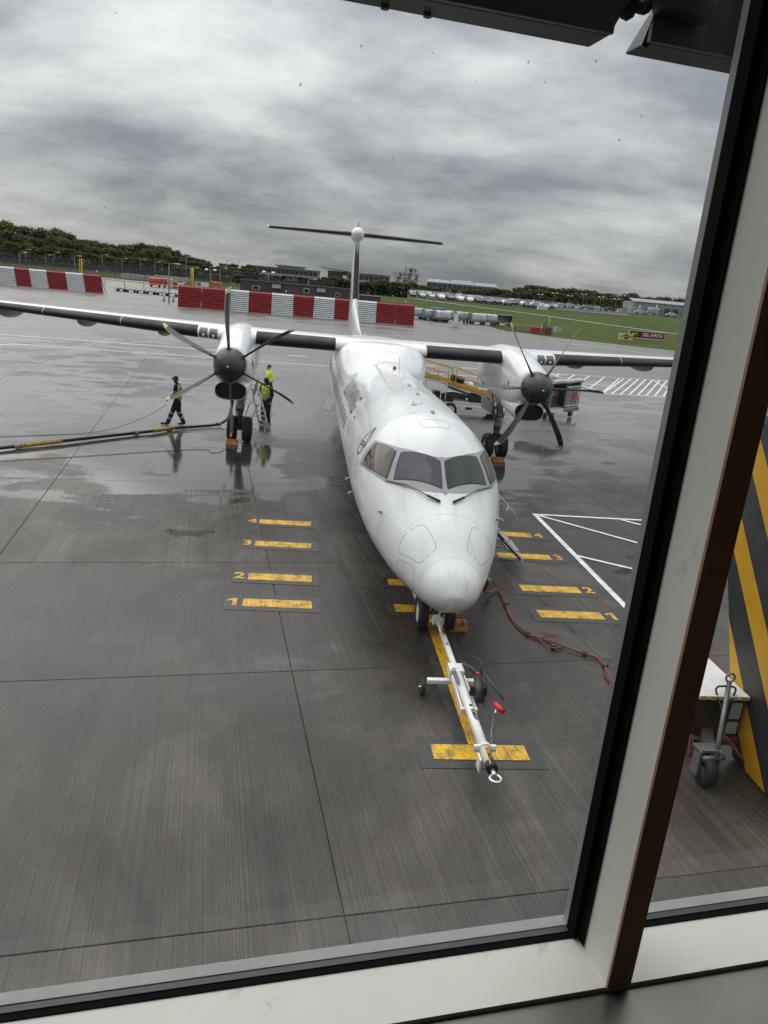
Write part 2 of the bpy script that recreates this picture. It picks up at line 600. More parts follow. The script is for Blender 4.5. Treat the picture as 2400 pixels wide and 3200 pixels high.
def text_mesh(txt, size, extrude=.002, cuts=0, bold=0.0, align='CENTER', shear=0.0, spacing=1.0):
    cu = bpy.data.curves.new("lettering", 'FONT')
    cu.body = txt
    cu.size = size
    cu.extrude = extrude
    cu.offset = bold
    cu.align_x = align
    cu.align_y = 'CENTER'
    cu.shear = shear
    cu.space_character = spacing
    cu.resolution_u = 4
    ob = bpy.data.objects.new("lettering", cu)
    COL.objects.link(ob)
    dg = bpy.context.evaluated_depsgraph_get()
    me = bpy.data.meshes.new_from_object(ob.evaluated_get(dg))
    bpy.data.objects.remove(ob)
    bpy.data.curves.remove(cu)
    if cuts:
        b = bmesh.new()
        b.from_mesh(me)
        bmesh.ops.triangulate(b, faces=b.faces)
        for _ in range(cuts):
            bmesh.ops.subdivide_edges(b, edges=[e for e in b.edges if e.calc_length() > size * .12], cuts=1)
            bmesh.ops.triangulate(b, faces=[f for f in b.faces if len(f.verts) > 3])
        b.to_mesh(me)
        b.free()
    return me


def text_obj(name, txt, size, mat, mtx, parent=None, **kw):
    me = text_mesh(txt, size, **kw)
    me.materials.clear()
    me.materials.append(mat)
    me.transform(mtx)
    o = bpy.data.objects.new(name, me)
    COL.objects.link(o)
    if parent:
        o.parent = parent
    return o


bars = [(2.66, "1"), (3.83, "2"), (5.64, "3"), (7.13, "4")]
for y, t in bars:
    rect("marking_ground", -3.46, y - .31, -1.86, y + .31, P_BLK, .004)
    rect("marking_ground", 1.88, y - .31, 3.60, y + .31, P_BLK, .004)
    rect("stop_mark", -3.17, y - .155, -2.0, y + .155, P_YEL, .008)
    rect("stop_mark", 2.03, y - .155, 3.22, y + .155, P_YEL, .008)
    for x in (-3.33, 3.40):
        if t == "1":
            sheet("number_marking", [(x - .015, y - .15), (x + .06, y - .15), (x + .06, y + .15), (x - .015, y + .15)], P_YEL, .0095, apron)
            sheet("number_marking", [(x - .015, y + .07), (x - .015, y + .15), (x - .11, y + .09), (x - .11, y + .025)], P_YEL, .0095, apron)
            continue
        text_obj("number_marking", t, .40, P_YEL, Matrix.Translation((x, y, .009)), apron, bold=.012, extrude=.001)
for y in (2.66, 3.83):
    rect("marking_ground", -.70, y - .28, .70, y + .28, P_BLK, .004)
    rect("stop_mark", -.56, y - .155, .56, y + .155, P_YEL, .010)
rect("marking_ground", -.24, -1.15, .30, 4.3, P_BLK, .006)
rect("marking_ground", -.75, -1.78, .79, -1.15, P_BLK, .006)
rect("lead_in_line", -.09, -1.31, .12, 5.0, P_YEL, .012)
rect("stop_bar", -.57, -1.62, .61, -1.32, P_YEL, .013)
# white boundary lines right of the nose
line((3.86, 2.0), (3.86, 8.98), .125)
line((3.80, 8.92), (16.0, 8.98), .12, .007)
line((3.95, 8.84), (6.9, 5.9), .10, .008)
line((3.9, 5.84), (6.2, 4.3), .10, .009)
line((6.2, 8.86), (9.5, 5.6), .10, .010)
# white lines behind the left wing
line((-60, 44.2), (18, 46.9), .22)
line((-21.0, 40.62), (20, 42.35), .17, .007)
line((-60, 41.6), (-19.4, 43.6), .16, .008)
line((-19.5, 40.9), (-34, 28.0), .17, .009)
line((-20.4, 40.7), (-22.5, 37.9), .15, .010)
line((-22.5, 37.9), (-36, 26.0), .15, .011)
# hatched no-parking zone right of the aircraft
line((16.45, 47.3), (34, 48.9), .16)
line((16.5, 47.3), (17.4, 37.55), .16, .008)
line((17.35, 37.6), (34, 40.5), .16, .009)
for k in range(21):
    a = Vector((17.2 + k * .66, 37.75 + k * .12))
    L = 11.4
    line(tuple(a), (a.x + 5.6, a.y + 9.75 + .05 * k * .2), .13, .011)
for k in range(5):
    q = .5 + k * 1.9
    line((17.35 - q * .09, 37.6 + q), (17.35 - q * .09 + .53 * (9.6 - q) * 1.05, 47.4), .13, .011)
line((25.4, 47.9), (24.2, 42.2), .14, .012)
line((24.2, 42.2), (30.5, 46.0), .14, .013)
line((29.7, 80.0), (60, 57.5), .25, .012)
line((-30, 101.0), (24, 84.5), .2, .012)
# taxiway strip through the grass
TAXI = pmat("pale_taxiway", (.24, .235, .225), .7, var=.15, vscale=.2, coords='World')
pts = [(-60, 290), (10, 226), (23.4, 205.9), (37.4, 179.1), (49.4, 160.6), (57.7, 140.8), (64, 127.5), (90, 104), (150, 66)]
for i in range(len(pts) - 1):
    a, b = Vector(pts[i]), Vector(pts[i + 1])
    dirs = []
    for k in (i, i + 1):
        p0, p1 = Vector(pts[max(k - 1, 0)]), Vector(pts[min(k + 1, len(pts) - 1)])
        d = (p1 - p0).normalized()
        dirs.append(Vector((-d.y, d.x)) * 1.3)
    o = sheet("service_road", [tuple(a + dirs[0]), tuple(b + dirs[1]), tuple(b - dirs[1]), tuple(a - dirs[0])], TAXI, .02)
    prop(o, kind="structure", label="pale service road across the green airfield", cat="road")
sr = sheet("car_park", [tuple(CAM.xy + FH * w + RH * (l * w)) for w, l in ((219, -.03), (226, .30), (312, .28), (312, -.05))], pmat("car_park_asphalt", (.075, .076, .08), .75, var=.25, vscale=.2, coords='World'), .03)
prop(sr, kind="structure", label="far asphalt car park full of cars", cat="car park")
sr = sheet("service_area", [(-96, 142.2), (-34, 124.2), (-14, 121.8), (-16, 150), (-60, 168), (-100, 165)], pmat("service_area_concrete", (.21, .21, .2), .6, var=.2, vscale=.3, coords='World'), -.01)
prop(sr, kind="structure", label="pale paved service area behind the blast fence", cat="pavement")

# ------------------------------------------------------------------ the aircraft
def aircraft_paint():
    m = bpy.data.materials.new("white_aircraft_paint")
    m.use_nodes = True
    nt = m.node_tree
    b = nt.nodes['Principled BSDF']
    tc = nt.nodes.new('ShaderNodeTexCoord').outputs['Object']
    n1 = noise(nt, tc, .7, 5, .6)
    n2 = noise(nt, nd(nt, 'ShaderNodeMapping', Vector=tc, Scale=(6, .5, 1.5)).outputs[0], 1.0, 5, .65)
    c = mixc(nt, maprange(nt, n1, .3, .7), (.66, .67, .685), (.74, .745, .75))
    c = mixc(nt, maprange(nt, n2, .48, .78, 0, .5), c, (.45, .44, .42))
    nt.links.new(c, b.inputs['Base Color'])
    nt.links.new(maprange(nt, n1, .25, .75, .20, .34), b.inputs['Roughness'])
    b.inputs['Coat Weight'].default_value = .5
    b.inputs['Coat Roughness'].default_value = .06
    return m


WHITE = aircraft_paint()
BOOT = pmat("black_rubber_boot", (.011, .0115, .0125), .5, spec=.3, var=.4, vscale=1.5, rvar=.08)
DARK = pmat("black_recess", (.008, .008, .008), .7)
GREYF = pmat("grey_window_frame", (.30, .305, .31), .42, var=.08, vscale=4)
GASK = pmat("black_gasket", (.012, .012, .013), .5)
LINE = pmat("panel_gap", (.55, .555, .56), .5)
LINED = pmat("dark_panel_gap", (.27, .27, .275), .5)
LETTER = pmat("black_lettering", (.018, .019, .022), .4)
TYRE = pmat("tyre_rubber", (.014, .014, .0145), .65, var=.25, vscale=5, bump=.2, bscale=60)
STEEL = pmat("grey_gear_steel", (.24, .245, .25), .38, metal=.3, var=.2, vscale=6)
ALU = pmat("bright_aluminium", (.62, .63, .64), .3, metal=.85, var=.1, vscale=5)
WHEELW = pmat("white_wheel_hub", (.70, .70, .69), .4, var=.12, vscale=8, dirt=(.2, .19, .17), dscale=9)
YELLOW = pmat("yellow_paint", (.72, .45, .04), .45, var=.12, vscale=4)


def glassy(name, col, rough=.04, tint=None):
    m = bpy.data.materials.new(name)
    m.use_nodes = True
    nt = m.node_tree
    b = nt.nodes['Principled BSDF']
    tc = nt.nodes.new('ShaderNodeTexCoord').outputs['Object']
    n1 = noise(nt, tc, 1.6, 3, .5, .6)
    c = mixc(nt, maprange(nt, n1, .35, .65), col, tint or col)
    nt.links.new(c, b.inputs['Base Color'])
    b.inputs['Roughness'].default_value = rough
    b.inputs['Specular IOR Level'].default_value = .38
    return m


PANE = glassy("windshield_glass", (.022, .036, .038), .05, (.058, .038, .075))
PANE2 = glassy("right_windshield_glass", (.006, .016, .016), .05, (.016, .038, .032))
SIDEP = glassy("side_window_glass", (.05, .038, .03), .05, (.12, .088, .07))
CABINP = glassy("cabin_window_glass", (.010, .011, .012), .15)

Y0 = .60
SST = [0, .06, .2, .5, 1.0, 1.5, 2.0, 2.6, 3.4, 4.6, 6.0]
SZT = [1.10, 1.22, 1.38, 1.56, 1.92, 2.19, 2.55, 2.97, 3.17, 3.23, 3.25]
SZB = [1.10, .93, .80, .70, .64, .60, .57, .56, .56, .56, .56]
SHW = [0, .19, .35, .505, .73, .915, 1.06, 1.21, 1.295, 1.335, 1.345]
SXS = [sqrt(a) for a in SST]


def grad_(xs, c):
    n = len(xs)
    g = [(c[1] - c[0]) / (xs[1] - xs[0])]
    for i in range(1, n - 1):
        hd, hs = xs[i + 1] - xs[i], xs[i] - xs[i - 1]
        g.append((hs * hs * c[i + 1] + (hd * hd - hs * hs) * c[i] - hd * hd * c[i - 1]) / (hs * hd * (hd + hs)))
    g.append((c[-1] - c[-2]) / (xs[-1] - xs[-2]))
    return g


SG = {id(c): grad_(SXS, c) for c in (SZT, SZB, SHW)}


def itp(dy, c):
    q = sqrt(min(max(dy, 0), 6.0))
    m = SG[id(c)]
    i = 0
    while i < len(SXS) - 2 and q > SXS[i + 1]:
        i += 1
    h = SXS[i + 1] - SXS[i]
    t = min(max((q - SXS[i]) / h, 0), 1)
    return (2 * t ** 3 - 3 * t ** 2 + 1) * c[i] + (t ** 3 - 2 * t ** 2 + t) * h * m[i] + (-2 * t ** 3 + 3 * t ** 2) * c[i + 1] + (t ** 3 - t ** 2) * h * m[i + 1]


def sec(y):
    a, b, w = itp(y - Y0, SZT), itp(y - Y0, SZB), max(itp(y - Y0, SHW), 1e-3)
    if y > 20.5:
        t = min((y - 20.5) / 12.7, 1)
        k = t * t * (3 - 2 * t)
        b = .56 + 1.95 * (t ** 1.5)
        a = 3.25 - .28 * k
        w = 1.345 * (1 - .9 * t ** 1.7)
    return a, b, w, a * .47 + b * .53


def S(y, ph, off=0.0):
    def P(y, ph):
        a, b, w, zc = sec(y)
        c = cos(ph)
        return Vector((w * sin(ph), y, zc + c * ((a - zc) if c > 0 else (zc - b))))
    p = P(y, ph)
    if off:
        e = 1e-3
        n = (P(y + e, ph) - P(y - e if y - e > Y0 else y, ph)).cross(P(y, ph + e) - P(y, ph - e))
        if n.length > 1e-12:
            n.normalize()
            a, b, w, zc = sec(y)
            if n.dot(p - Vector((0, y + .2, zc))) < 0:
                n = -n
            p = p + n * off
    return p


plane = empty("airliner", (0, 15.0, 0), label="white twin propeller airliner parked nose towards the window", cat="aircraft")
D2 = radians

mb = MB()
ys = [Y0 + 6.0 * (i / 40) ** 2 for i in range(41)] + [6.6 + .9 * (i + 1) for i in range(15)] + [20.5 + .5 * (i + 1) for i in range(25)]
ys[0] = Y0 + .0004
NR = 72
mb.rings([[S(y, 2 * pi * k / NR) for k in range(NR)] for y in ys], 0)
fus = mb.build("fuselage", WHITE, plane, world=True)


def patch(name, corners, off, mat, parent, n=10, thick=.0, inset=0.0, rnd=.0, flat=False):
    """curved four-cornered patch on the fuselage, corners (y, phi degrees) TL TR BR BL"""
    mb = MB()
    (a, b, c, d) = [Vector(q) for q in corners]
    if inset and not flat:
        ctr = (a + b + c + d) / 4
        a, b, c, d = [ctr + (q - ctr) * (1 - inset) for q in (a, b, c, d)]
    A3, B3, C3, D3 = [S(q.x, radians(q.y)) for q in (a, b, c, d)]
    if flat and inset:
        ctr = (A3 + B3 + C3 + D3) / 4
        A3, B3, C3, D3 = [p_ + (p_ - ctr).normalized() * -inset for p_ in (A3, B3, C3, D3)]
    grid = []
    for i in range(n + 1):
        v = i / n
        row = []
        for j in range(n + 1):
            u = j / n
            uu, vv = u, v
            if rnd:      # pull the four corners in to round them
                ex, ey = abs(2 * u - 1), abs(2 * v - 1)
                k = 1 - rnd * (ex * ey) ** 4
                uu, vv = .5 + (u - .5) * k, .5 + (v - .5) * k
            if flat:
                q = (A3 * (1 - uu) + B3 * uu) * (1 - vv) + (D3 * (1 - uu) + C3 * uu) * vv
                za, zb_, w__, zc__ = sec(q.y)
                dz = q.z - zc__
                row.append(S(q.y, atan2(q.x / w__, dz / ((za - zc__) if dz > 0 else (zc__ - zb_))), off))
                continue
            q = (a * (1 - uu) + b * uu) * (1 - vv) + (d * (1 - uu) + c * uu) * vv
            row.append(S(q.x, radians(q.y), off))
        grid.append(row)
    b0 = len(mb.v)
    vs = [p for r in grid for p in r]
    fs = [(i * (n + 1) + j, i * (n + 1) + j + 1, (i + 1) * (n + 1) + j + 1, (i + 1) * (n + 1) + j) for i in range(n) for j in range(n)]
    mb.add(vs, fs, 0, True)
    # skirt down to the skin
    rim = [(0, j) for j in range(n)] + [(i, n) for i in range(n)] + [(n, j) for j in range(n, 0, -1)] + [(i, 0) for i in range(n, 0, -1)]
    ctr = sum(vs, Vector()) / len(vs)
    ax = Vector((0, ctr.y + .4, 1.9))
    top = [grid[i][j] for i, j in rim]
    low = [p + (ax - p).normalized() * (off + .01) for p in top]
    k = len(rim)
    mb.add(top + low, [(i, (i + 1) % k, k + (i + 1) % k, k + i) for i in range(k)], 0, False)
    return mb.build(name, mat, parent, world=True)


def ribbon(name, pts, w, off, mat, parent, closed=False, n=3):
    """thin raised strip following (y, phi degrees) points on the fuselage"""
    P = []
    q = [Vector(p) for p in pts]
    N = len(q)
    for i in range(N if closed else N - 1):
        a, b = q[i], q[(i + 1) % N]
        for k in range(n):
            P.append(a + (b - a) * (k / n))
    if not closed:
        P.append(q[-1])
    mb = MB()
    W = [S(p.x, radians(p.y), off) for p in P]
    C_ = [S(p.x, radians(p.y), off + .05) for p in P]
    M = len(W)
    vs = []
    for i in range(M):
        d = (W[(i + 1) % M] - W[i - 1]) if closed else (W[min(i + 1, M - 1)] - W[max(i - 1, 0)])
        nrm = (C_[i] - W[i]).normalized()
        sd_ = d.cross(nrm).normalized() * (w / 2)
        vs += [W[i] + sd_, W[i] - sd_, W[i] - sd_ - nrm * (off + .004), W[i] + sd_ - nrm * (off + .004)]
    fs = []
    for i in range(M if closed else M - 1):
        k = (i + 1) % M
        for a in range(4):
            fs.append((4 * i + a, 4 * i + (a + 1) % 4, 4 * k + (a + 1) % 4, 4 * k + a))
    mb.add(vs, fs, 0, False)
    return mb.build(name, mat, parent, world=True)


def roundpoly(pts, r=.18, k=3):
    out = []
    n = len(pts)
    for i in range(n):
        p, a, b = Vector(pts[i]), Vector(pts[i - 1]), Vector(pts[(i + 1) % n])
        s0, s1 = p + (a - p) * r, p + (b - p) * r
        for j in range(k + 1):
            t = j / k
            out.append(tuple((1 - t) ** 2 * s0 + 2 * t * (1 - t) * p + t * t * s1))
    return out


# cockpit glazing: grey surround, then four panes with black seals
for sgn in (-1, 1):
    sur = [(3.07, 0), (3.10, 26), (3.20, 37), (4.07, 52), (4.22, 75), (2.80, 58.5), (2.36, 31), (2.17, 0)]
    up = [(2.78, -.5), (2.83, 9.4), (2.92, 18.7), (3.05, 27.6), (3.13, 32.0), (3.20, 35.0), (3.30, 38.0), (3.47, 42), (3.72, 46.3), (4.05, 51)]
    lo = [(2.19, -.5), (2.21, 10.2), (2.26, 19.7), (2.34, 29.1), (2.46, 37.8), (2.62, 46.4), (2.80, 55.1), (3.06, 61.5), (3.45, 67.7), (4.15, 74.2)]
    mbs = MB()
    g = []
    for j in range(9):
        v = j / 8
        row = []
        for i in range(len(up) - 1):
            for k in range(6):
                t = k / 6
                a = Vector(up[i]).lerp(Vector(up[i + 1]), t)
                b = Vector(lo[i]).lerp(Vector(lo[i + 1]), t)
                q = a.lerp(b, v)
                row.append(S(q.x, radians(q.y * sgn), .004))
        q = Vector(up[-1]).lerp(Vector(lo[-1]), v)
        row.append(S(q.x, radians(q.y * sgn), .004))
        g.append(row)
    w_ = len(g[0])
    mbs.add([p for r in g for p in r], [(j * w_ + i, j * w_ + i + 1, (j + 1) * w_ + i + 1, (j + 1) * w_ + i) for j in range(8) for i in range(w_ - 1)], 0, True)
    mbs.build("window_surround", GREYF, plane, world=True)
    front = [(2.735, 2.7 * sgn), (3.05, 33.0 * sgn), (2.70, 45.5 * sgn), (2.26, 3.2 * sgn)]
    side = [(3.14, 37.5 * sgn), (3.88, 51.0 * sgn), (3.93, 70.0 * sgn), (2.81, 52.0 * sgn)]
    for nm, cr, gm in (("windshield_pane", front, PANE if sgn < 0 else PANE2), ("cockpit_side_window", side, SIDEP)):
        patch("window_seal", cr, .008, GASK, plane, n=14, inset=-.028, rnd=.035, flat=True)
        patch(nm, cr, .012, gm, plane, n=14, rnd=.035, flat=True)
    # wiper
    a, m1, m2, e = [S(y, D2(p * sgn), o_) for y, p, o_ in ((2.80, 53, .03), (2.42, 33, .05), (2.15, 18, .045), (2.02, 6.5, .03))]
    mw_ = MB().tube([a, m1, m2], .012, 6, 0).tube([m2, e], .02, 6, 1).tube([a + Vector((0, -.02, .0)), m1 + Vector((.03 * sgn, -.05, .02))], .008, 6, 0)
    mw_.build("wiper", [pmat("wiper_grey", (.26, .26, .27), .4, metal=.5), GASK], plane, world=True)
ribbon("centre_post", [(2.80, 0), (2.50, 0), (2.17, 0)], .05, .010, GREYF, plane)

# panel gaps on the nose
ringpts = [(1.108 if abs(p) < 60 else 1.05, p) for p in range(-180, 181, 10)]
ribbon("radome_joint", [(1.108 - .10 * (abs(p) / 180), p) for p in range(-180, 180, 12)], .007, .0015, LINE, plane, closed=True)
for p0, p1 in ((.3, 2), (-62, -98), (58, 98), (-30, -38), (32, 38)):
    ribbon("lightning_strip", [(1.05, p0), (.85, (p0 * 2 + p1) / 3), (.68, p1)], .010, .003, WHITE, plane)
for sgn in (-1, 1):
    ribbon("avionics_hatch_gap", roundpoly([(1.70, 30 * sgn), (1.25, 22 * sgn), (1.195, 58 * sgn), (1.66, 79 * sgn), (1.745, 62 * sgn)], .2), .008, .0015, LINED, plane, closed=True, n=2)
    ribbon("hatch_gap", roundpoly([(1.65, 86 * sgn), (1.215, 69 * sgn), (1.19, 112 * sgn), (1.62, 118 * sgn)], .2), .007, .0015, LINED, plane, closed=True, n=2)
ribbon("escape_hatch_gap", roundpoly([(3.86, -11.6), (3.50, -12.6), (3.50, 11), (3.84, 11.8)], .22), .006, .0012, LINED, plane, closed=True)
ribbon("nose_panel_gap", [(1.80, p) for p in range(-78, 79, 12)], .006, .001, LINE, plane)
ribbon("nose_panel_gap", [(2.2 + .002 * p, p * -1) for p in range(62, 120, 8)], .006, .001, LINE, plane)
for y in (4.35, 5.6, 6.85, 9.5, 10.8, 12.2):
    ribbon("skin_joint", [(y, p) for p in range(-120, 121, 12)], .006, .001, LINE, plane)
for p in (-52, -34, -18, 18, 34, 52):
    ribbon("skin_joint", [(4.4, p), (8, p), (12.2, p)], .006, .001, LINE, plane)
ribbon("roof_rain_strip", [(13.0, -13.5), (10, -15), (7.5, -17.5)], .07, .002, pmat("light_grey_strip", (.45, .45, .45), .5), plane)

# cabin windows on both sides
for sgn in (-1, 1):
    for i in range(29):
        y = 8.62 + i * .56
        if sgn > 0 and y > 9:
            break
        cr = [(y - .13, 70.5 * sgn), (y + .13, 70.5 * sgn), (y + .13, 83 * sgn), (y - .13, 83 * sgn)]
        patch("cabin_window", cr, .004, CABINP, plane, n=6, rnd=.22)

# door outline, emblem and lettering on the aircraft's right side
ribbon("service_door_outline", roundpoly([(7.42, -61), (7.10, -60.5), (7.0, -74), (7.05, -99), (7.46, -99), (7.5, -74)], .15), .03, .002, LETTER, plane, closed=True, n=2)
ribbon("emblem_outline", roundpoly([(4.66, -45), (4.40, -54), (4.37, -63.5), (4.60, -60), (4.92, -62.5), (4.76, -54)], .3), .034, .003, LETTER, plane, closed=True, n=2)
ribbon("emblem_outline", [(4.62, -46), (4.57, -54), (4.38, -63.4)], .028, .003, LETTER, plane)
ribbon("emblem_outline", roundpoly([(4.88, -64), (4.60, -63), (4.44, -66), (4.62, -71.5), (4.86, -70)], .25), .034, .003, LETTER, plane, closed=True, n=2)
me = text_mesh("LUXWING", 1.0, extrude=0.0, cuts=3, bold=.008, spacing=1.12)
xs_ = [v.co.x for v in me.vertices]
ys_ = [v.co.y for v in me.vertices]
x0, x1, yy0, yy1 = min(xs_), max(xs_), min(ys_), max(ys_)
for v in me.vertices:
    u_, w_ = (v.co.x - x0) / (x1 - x0), (v.co.y - yy0) / (yy1 - yy0)
    v.co = S(11.85 - u_ * 3.75, radians(-65 + 20 * w_), .004) - Vector((0, 15.0, 0))
me.materials.clear()
me.materials.append(LETTER)
o = bpy.data.objects.new("lettering", me)
COL.objects.link(o)
o.parent = plane
o["label"] = "large black capital letters on the white fuselage side"

# pitot probes, ice probe, antennas, beacon
for y, p in ((2.47, -70.5), (2.46, 71.3), (5.2, -98), (4.9, -107)):
    a = S(y, D2(p))
    n_ = (S(y, D2(p), .1) - a).normalized()
    t = MB().tube([a, a + n_ * .09], [.022, .014], 8, 0).tube([a + n_ * .085 + Vector((0, .03, 0)), a + n_ * .095 - Vector((0, .12, 0))], [.013, .007], 8, 0)
    t.build("pitot_probe", pmat("probe_metal", (.42, .38, .3), .35, metal=.7), plane, world=True)
for y, hgt, ln in ((10.15, .42, .16), (8.9, .16, .12), (22.5, .3, .3)):
    z = sec(y)[0]
    MB().prism([(y - ln * .5, 0), (y + ln * .5, 0), (y + ln * .62, hgt), (y + ln * .3, hgt)], -.012, .012, 0, lambda a, b, h: (.09 + h, a, z - .02 + b)).build("blade_antenna", WHITE, plane, world=True)
for y in (7.66, 6.31, 4.3):
    q = S(y, D2(1.5))
    MB().box(q + Vector((0, 0, .02)), (.07, .2, .035), taper=(.6, .7)).build("roof_antenna", GREYF, plane, world=True, bevel=.006)
q = S(5.07, D2(-6))
MB().box(q + Vector((0, 0, .015)), (.26, .13, .03), taper=(.8, .7)).tube([q + Vector((-.08, 0, .03)), q + Vector((-.08, 0, .06))], .02, 8).tube([q + Vector((.08, 0, .03)), q + Vector((.08, 0, .06))], .02, 8).build("ice_detector", WHITE, plane, world=True)
q = S(11.2, D2(4))
MB().lathe([(-.02, .05), (.02, .05), (.05, .042), (.075, .022), (.08, .0)], q, n=16).build("beacon", pmat("red_beacon_glass", (.28, .01, .02), .12), plane, world=True)

# wing-to-body fairing
mb = MB()
rs = []
for i in range(46):
    y = 12.05 + 8.6 * i / 45
    k0 = min(max((y - 12.05) / 2.0, 0), 1)
    k1 = min(max((20.6 - y) / 3.4, 0), 1)
    k0, k1 = k0 * k0 * (3 - 2 * k0), k1 * k1 * (3 - 2 * k1)
    kk = k0 * k1
    zt_ = 3.25 + .48 * kk
    ring = []
    for q_ in range(49):
        t = -1 + 2 * q_ / 48
        pf = S(y, radians(64 * t), -.012 + .016 * min(kk * 6, 1) * (1 - abs(t) ** 12))
        th_ = t * pi / 2
        e = 2 / 3.6
        x = 1.46 * abs(sin(th_)) ** e * (1 if t > 0 else -1) * (1 - .175 * abs(t) ** 9)
        z = 2.50 + (zt_ - 2.50) * abs(cos(th_)) ** e
        ring.append(pf.lerp(Vector((x, y, z)), kk * (1 - .95 * max(0, abs(t) - .93) / .07)))
    rs.append(ring)
mb.rings(rs, 0, True, False, False, closed=False)
mb.build("wing_fairing", WHITE, plane, world=True)


# wing
def foil(x, yle, zle, ch, th, n=16, twist=0.0):
    pts = []
    for i in range(n + 1):
        t = (1 - cos(pi * i / n)) / 2
        yt = 5 * th * (.2969 * sqrt(t) - .126 * t - .3516 * t * t + .2843 * t ** 3 - .1015 * t ** 4)
        pts.append((t, yt))
    up = [(x, yle + t * ch, zle + (h * 1.05 + .06 * t * (1 - t)) * ch - twist * t * ch) for t, h in pts]
    lo = [(x, yle + t * ch, zle + (-h * .95 + .06 * t * (1 - t)) * ch - twist * t * ch) for t, h in pts]
    return list(reversed(up)) + lo[1:-1]


def wing_at(ax):
    """leading edge y, z, chord, thickness at span position |x|"""
    if ax < 4.6:
        return 14.16, 3.50 + .006 * ax, 2.95, .165
    t = (ax - 4.6) / 9.6
    return 14.16 + .78 * t, 3.53 + .42 * t, 2.95 - 1.62 * t, .165 - .035 * t


stations = [-14.2, -14.1, -12.5, -11, -9, -7, -5.6, -4.6, -3, -1.4, 0, 1.4, 3, 4.6, 5.6, 7, 9, 11, 12.5, 14.1, 14.2]
rs = []
for x in stations:
    yl, zl, ch, th = wing_at(abs(x))
    if abs(x) > 14.15:
        yl, ch, th = yl + .2, ch - .4, th * .35
    rs.append(foil(x, yl, zl, ch, th))
wing = MB().rings(rs, 0).build("wing", WHITE, plane, world=True)


def boot(x0, x1, at, name="deicing_boot", n=10, cover=.115, axis='x', parent=None):
    mb = MB()
    rs = []
    for i in range(n + 1):
        x = x0 + (x1 - x0) * i / n
        yl, zl, ch, th = at(abs(x))
        ring = []
        for k in range(-8, 9):
            t = cover * (k / 8) ** 2
            yt = 5 * th * (.2969 * sqrt(t) - .126 * t - .3516 * t * t + .2843 * t ** 3 - .1015 * t ** 4)
            s_ = 1 if k > 0 else -1
            h = (yt * (1.05 if k > 0 else .95) * s_ + .06 * t * (1 - t)) * ch
            ring.append((x, yl + t * ch - .006 * (1 - abs(k) / 8) - .002, zl + h + .005 * s_))
        rs.append(ring)
    mb.rings(rs, 0, True, False, False, closed=False)
    return mb.build(name, BOOT, parent or plane, world=True)


for sgn in (-1, 1):
    boot(1.43 * sgn, 3.86 * sgn, wing_at)
    for a, b in ((5.62, 7.9), (7.92, 10.2), (10.22, 12.3), (12.32, 13.95)):
        boot(a * sgn, b * sgn, wing_at)
    # landing lights in the leading edge
    for a in (5.02, 5.32):
        boot((a) * sgn, (a + .24) * sgn, wing_at, "landing_light_window", 3, .06).data.materials[0] = glassy("landing_light_glass", (.10, .105, .11), .06)
        yl, zl, ch, th = wing_at(a)
        MB().sphere(((a + .12) * sgn, yl - .008, zl - .04), (.045, .02, .045), 10, 6).build("landing_light", ALU, plane, world=True)
    # flap track fairings
    for ax in (6.9, 9.3, 11.6):
        yl, zl, ch, th = wing_at(ax)
        MB().sphere((ax * sgn, yl + ch * .72, zl - .14), (.22, 1.0, .24), 12, 10).build("flap_track_fairing", pmat("grey_fairing", (.42, .43, .44), .4), plane, world=True)

# nacelles, intakes and propellers
NAC = [(12.08, 3.385, 2.50, .445), (12.3, 3.45, 2.42, .475), (12.6, 3.53, 2.26, .505), (13.0, 3.63, 2.10, .53), (13.5, 3.74, 2.02, .545), (14.1, 3.84, 2.00, .555), (15.0, 3.90, 2.05, .56), (16.2, 3.88, 2.16, .55), (17.4, 3.74, 2.28, .48), (18.5, 3.45, 2.45, .33), (19.4, 3.1, 2.62, .12)]
blade_mats = [pmat("dark_blade_composite", (.022, .0225, .024), .36, var=.25, vscale=4), pmat("yellow_blade_tip", (.60, .47, .17), .5, var=.15, vscale=8), pmat("grey_erosion_strip", (.36, .36, .35), .35, metal=.5)]
SPIN = pmat("dark_spinner_paint", (.026, .0265, .028), .42, var=.2, vscale=3, rvar=.06)


def blade_mesh():
    RR = [.40, .5, .65, .85, 1.1, 1.35, 1.55, 1.7, 1.82, 1.91, 1.98, 2.03, 2.055]
    CH = [.12, .17, .24, .30, .33, .33, .315, .29, .26, .22, .17, .10, .03]
    TK = [.085, .07, .055, .042, .032, .026, .022, .02, .017, .015, .012, .01, .006]
    SW = [0, 0, -.01, -.025, -.035, -.03, -.01, .02, .05, .085, .12, .15, .17]
    rs = []
    n = 10
    for r, c, t, s in zip(RR, CH, TK, SW):
        be = radians(84 - 20 * (r - .4) / 1.65)
        tang, axi = Vector((cos(be), sin(be), 0)), Vector((-sin(be), cos(be), 0))
        ring = []
        for k in range(n):
            a = 2 * pi * k / n
            u, v = cos(a), sin(a)
            q = tang * (u * c / 2 + s) + axi * (v * t / 2)
            ring.append(Vector((q.x, q.y, r)))
        rs.append(ring)

    def mf(i, j):
        if RR[i] >= 1.90:
            return 1
        if RR[i] >= 1.1 and j in (4, 5):
            return 2
        return 0
    b = MB().rings(rs, mf, True)
    ob = b.build("blade", blade_mats)
    me = ob.data
    bpy.data.objects.remove(ob)
    return me


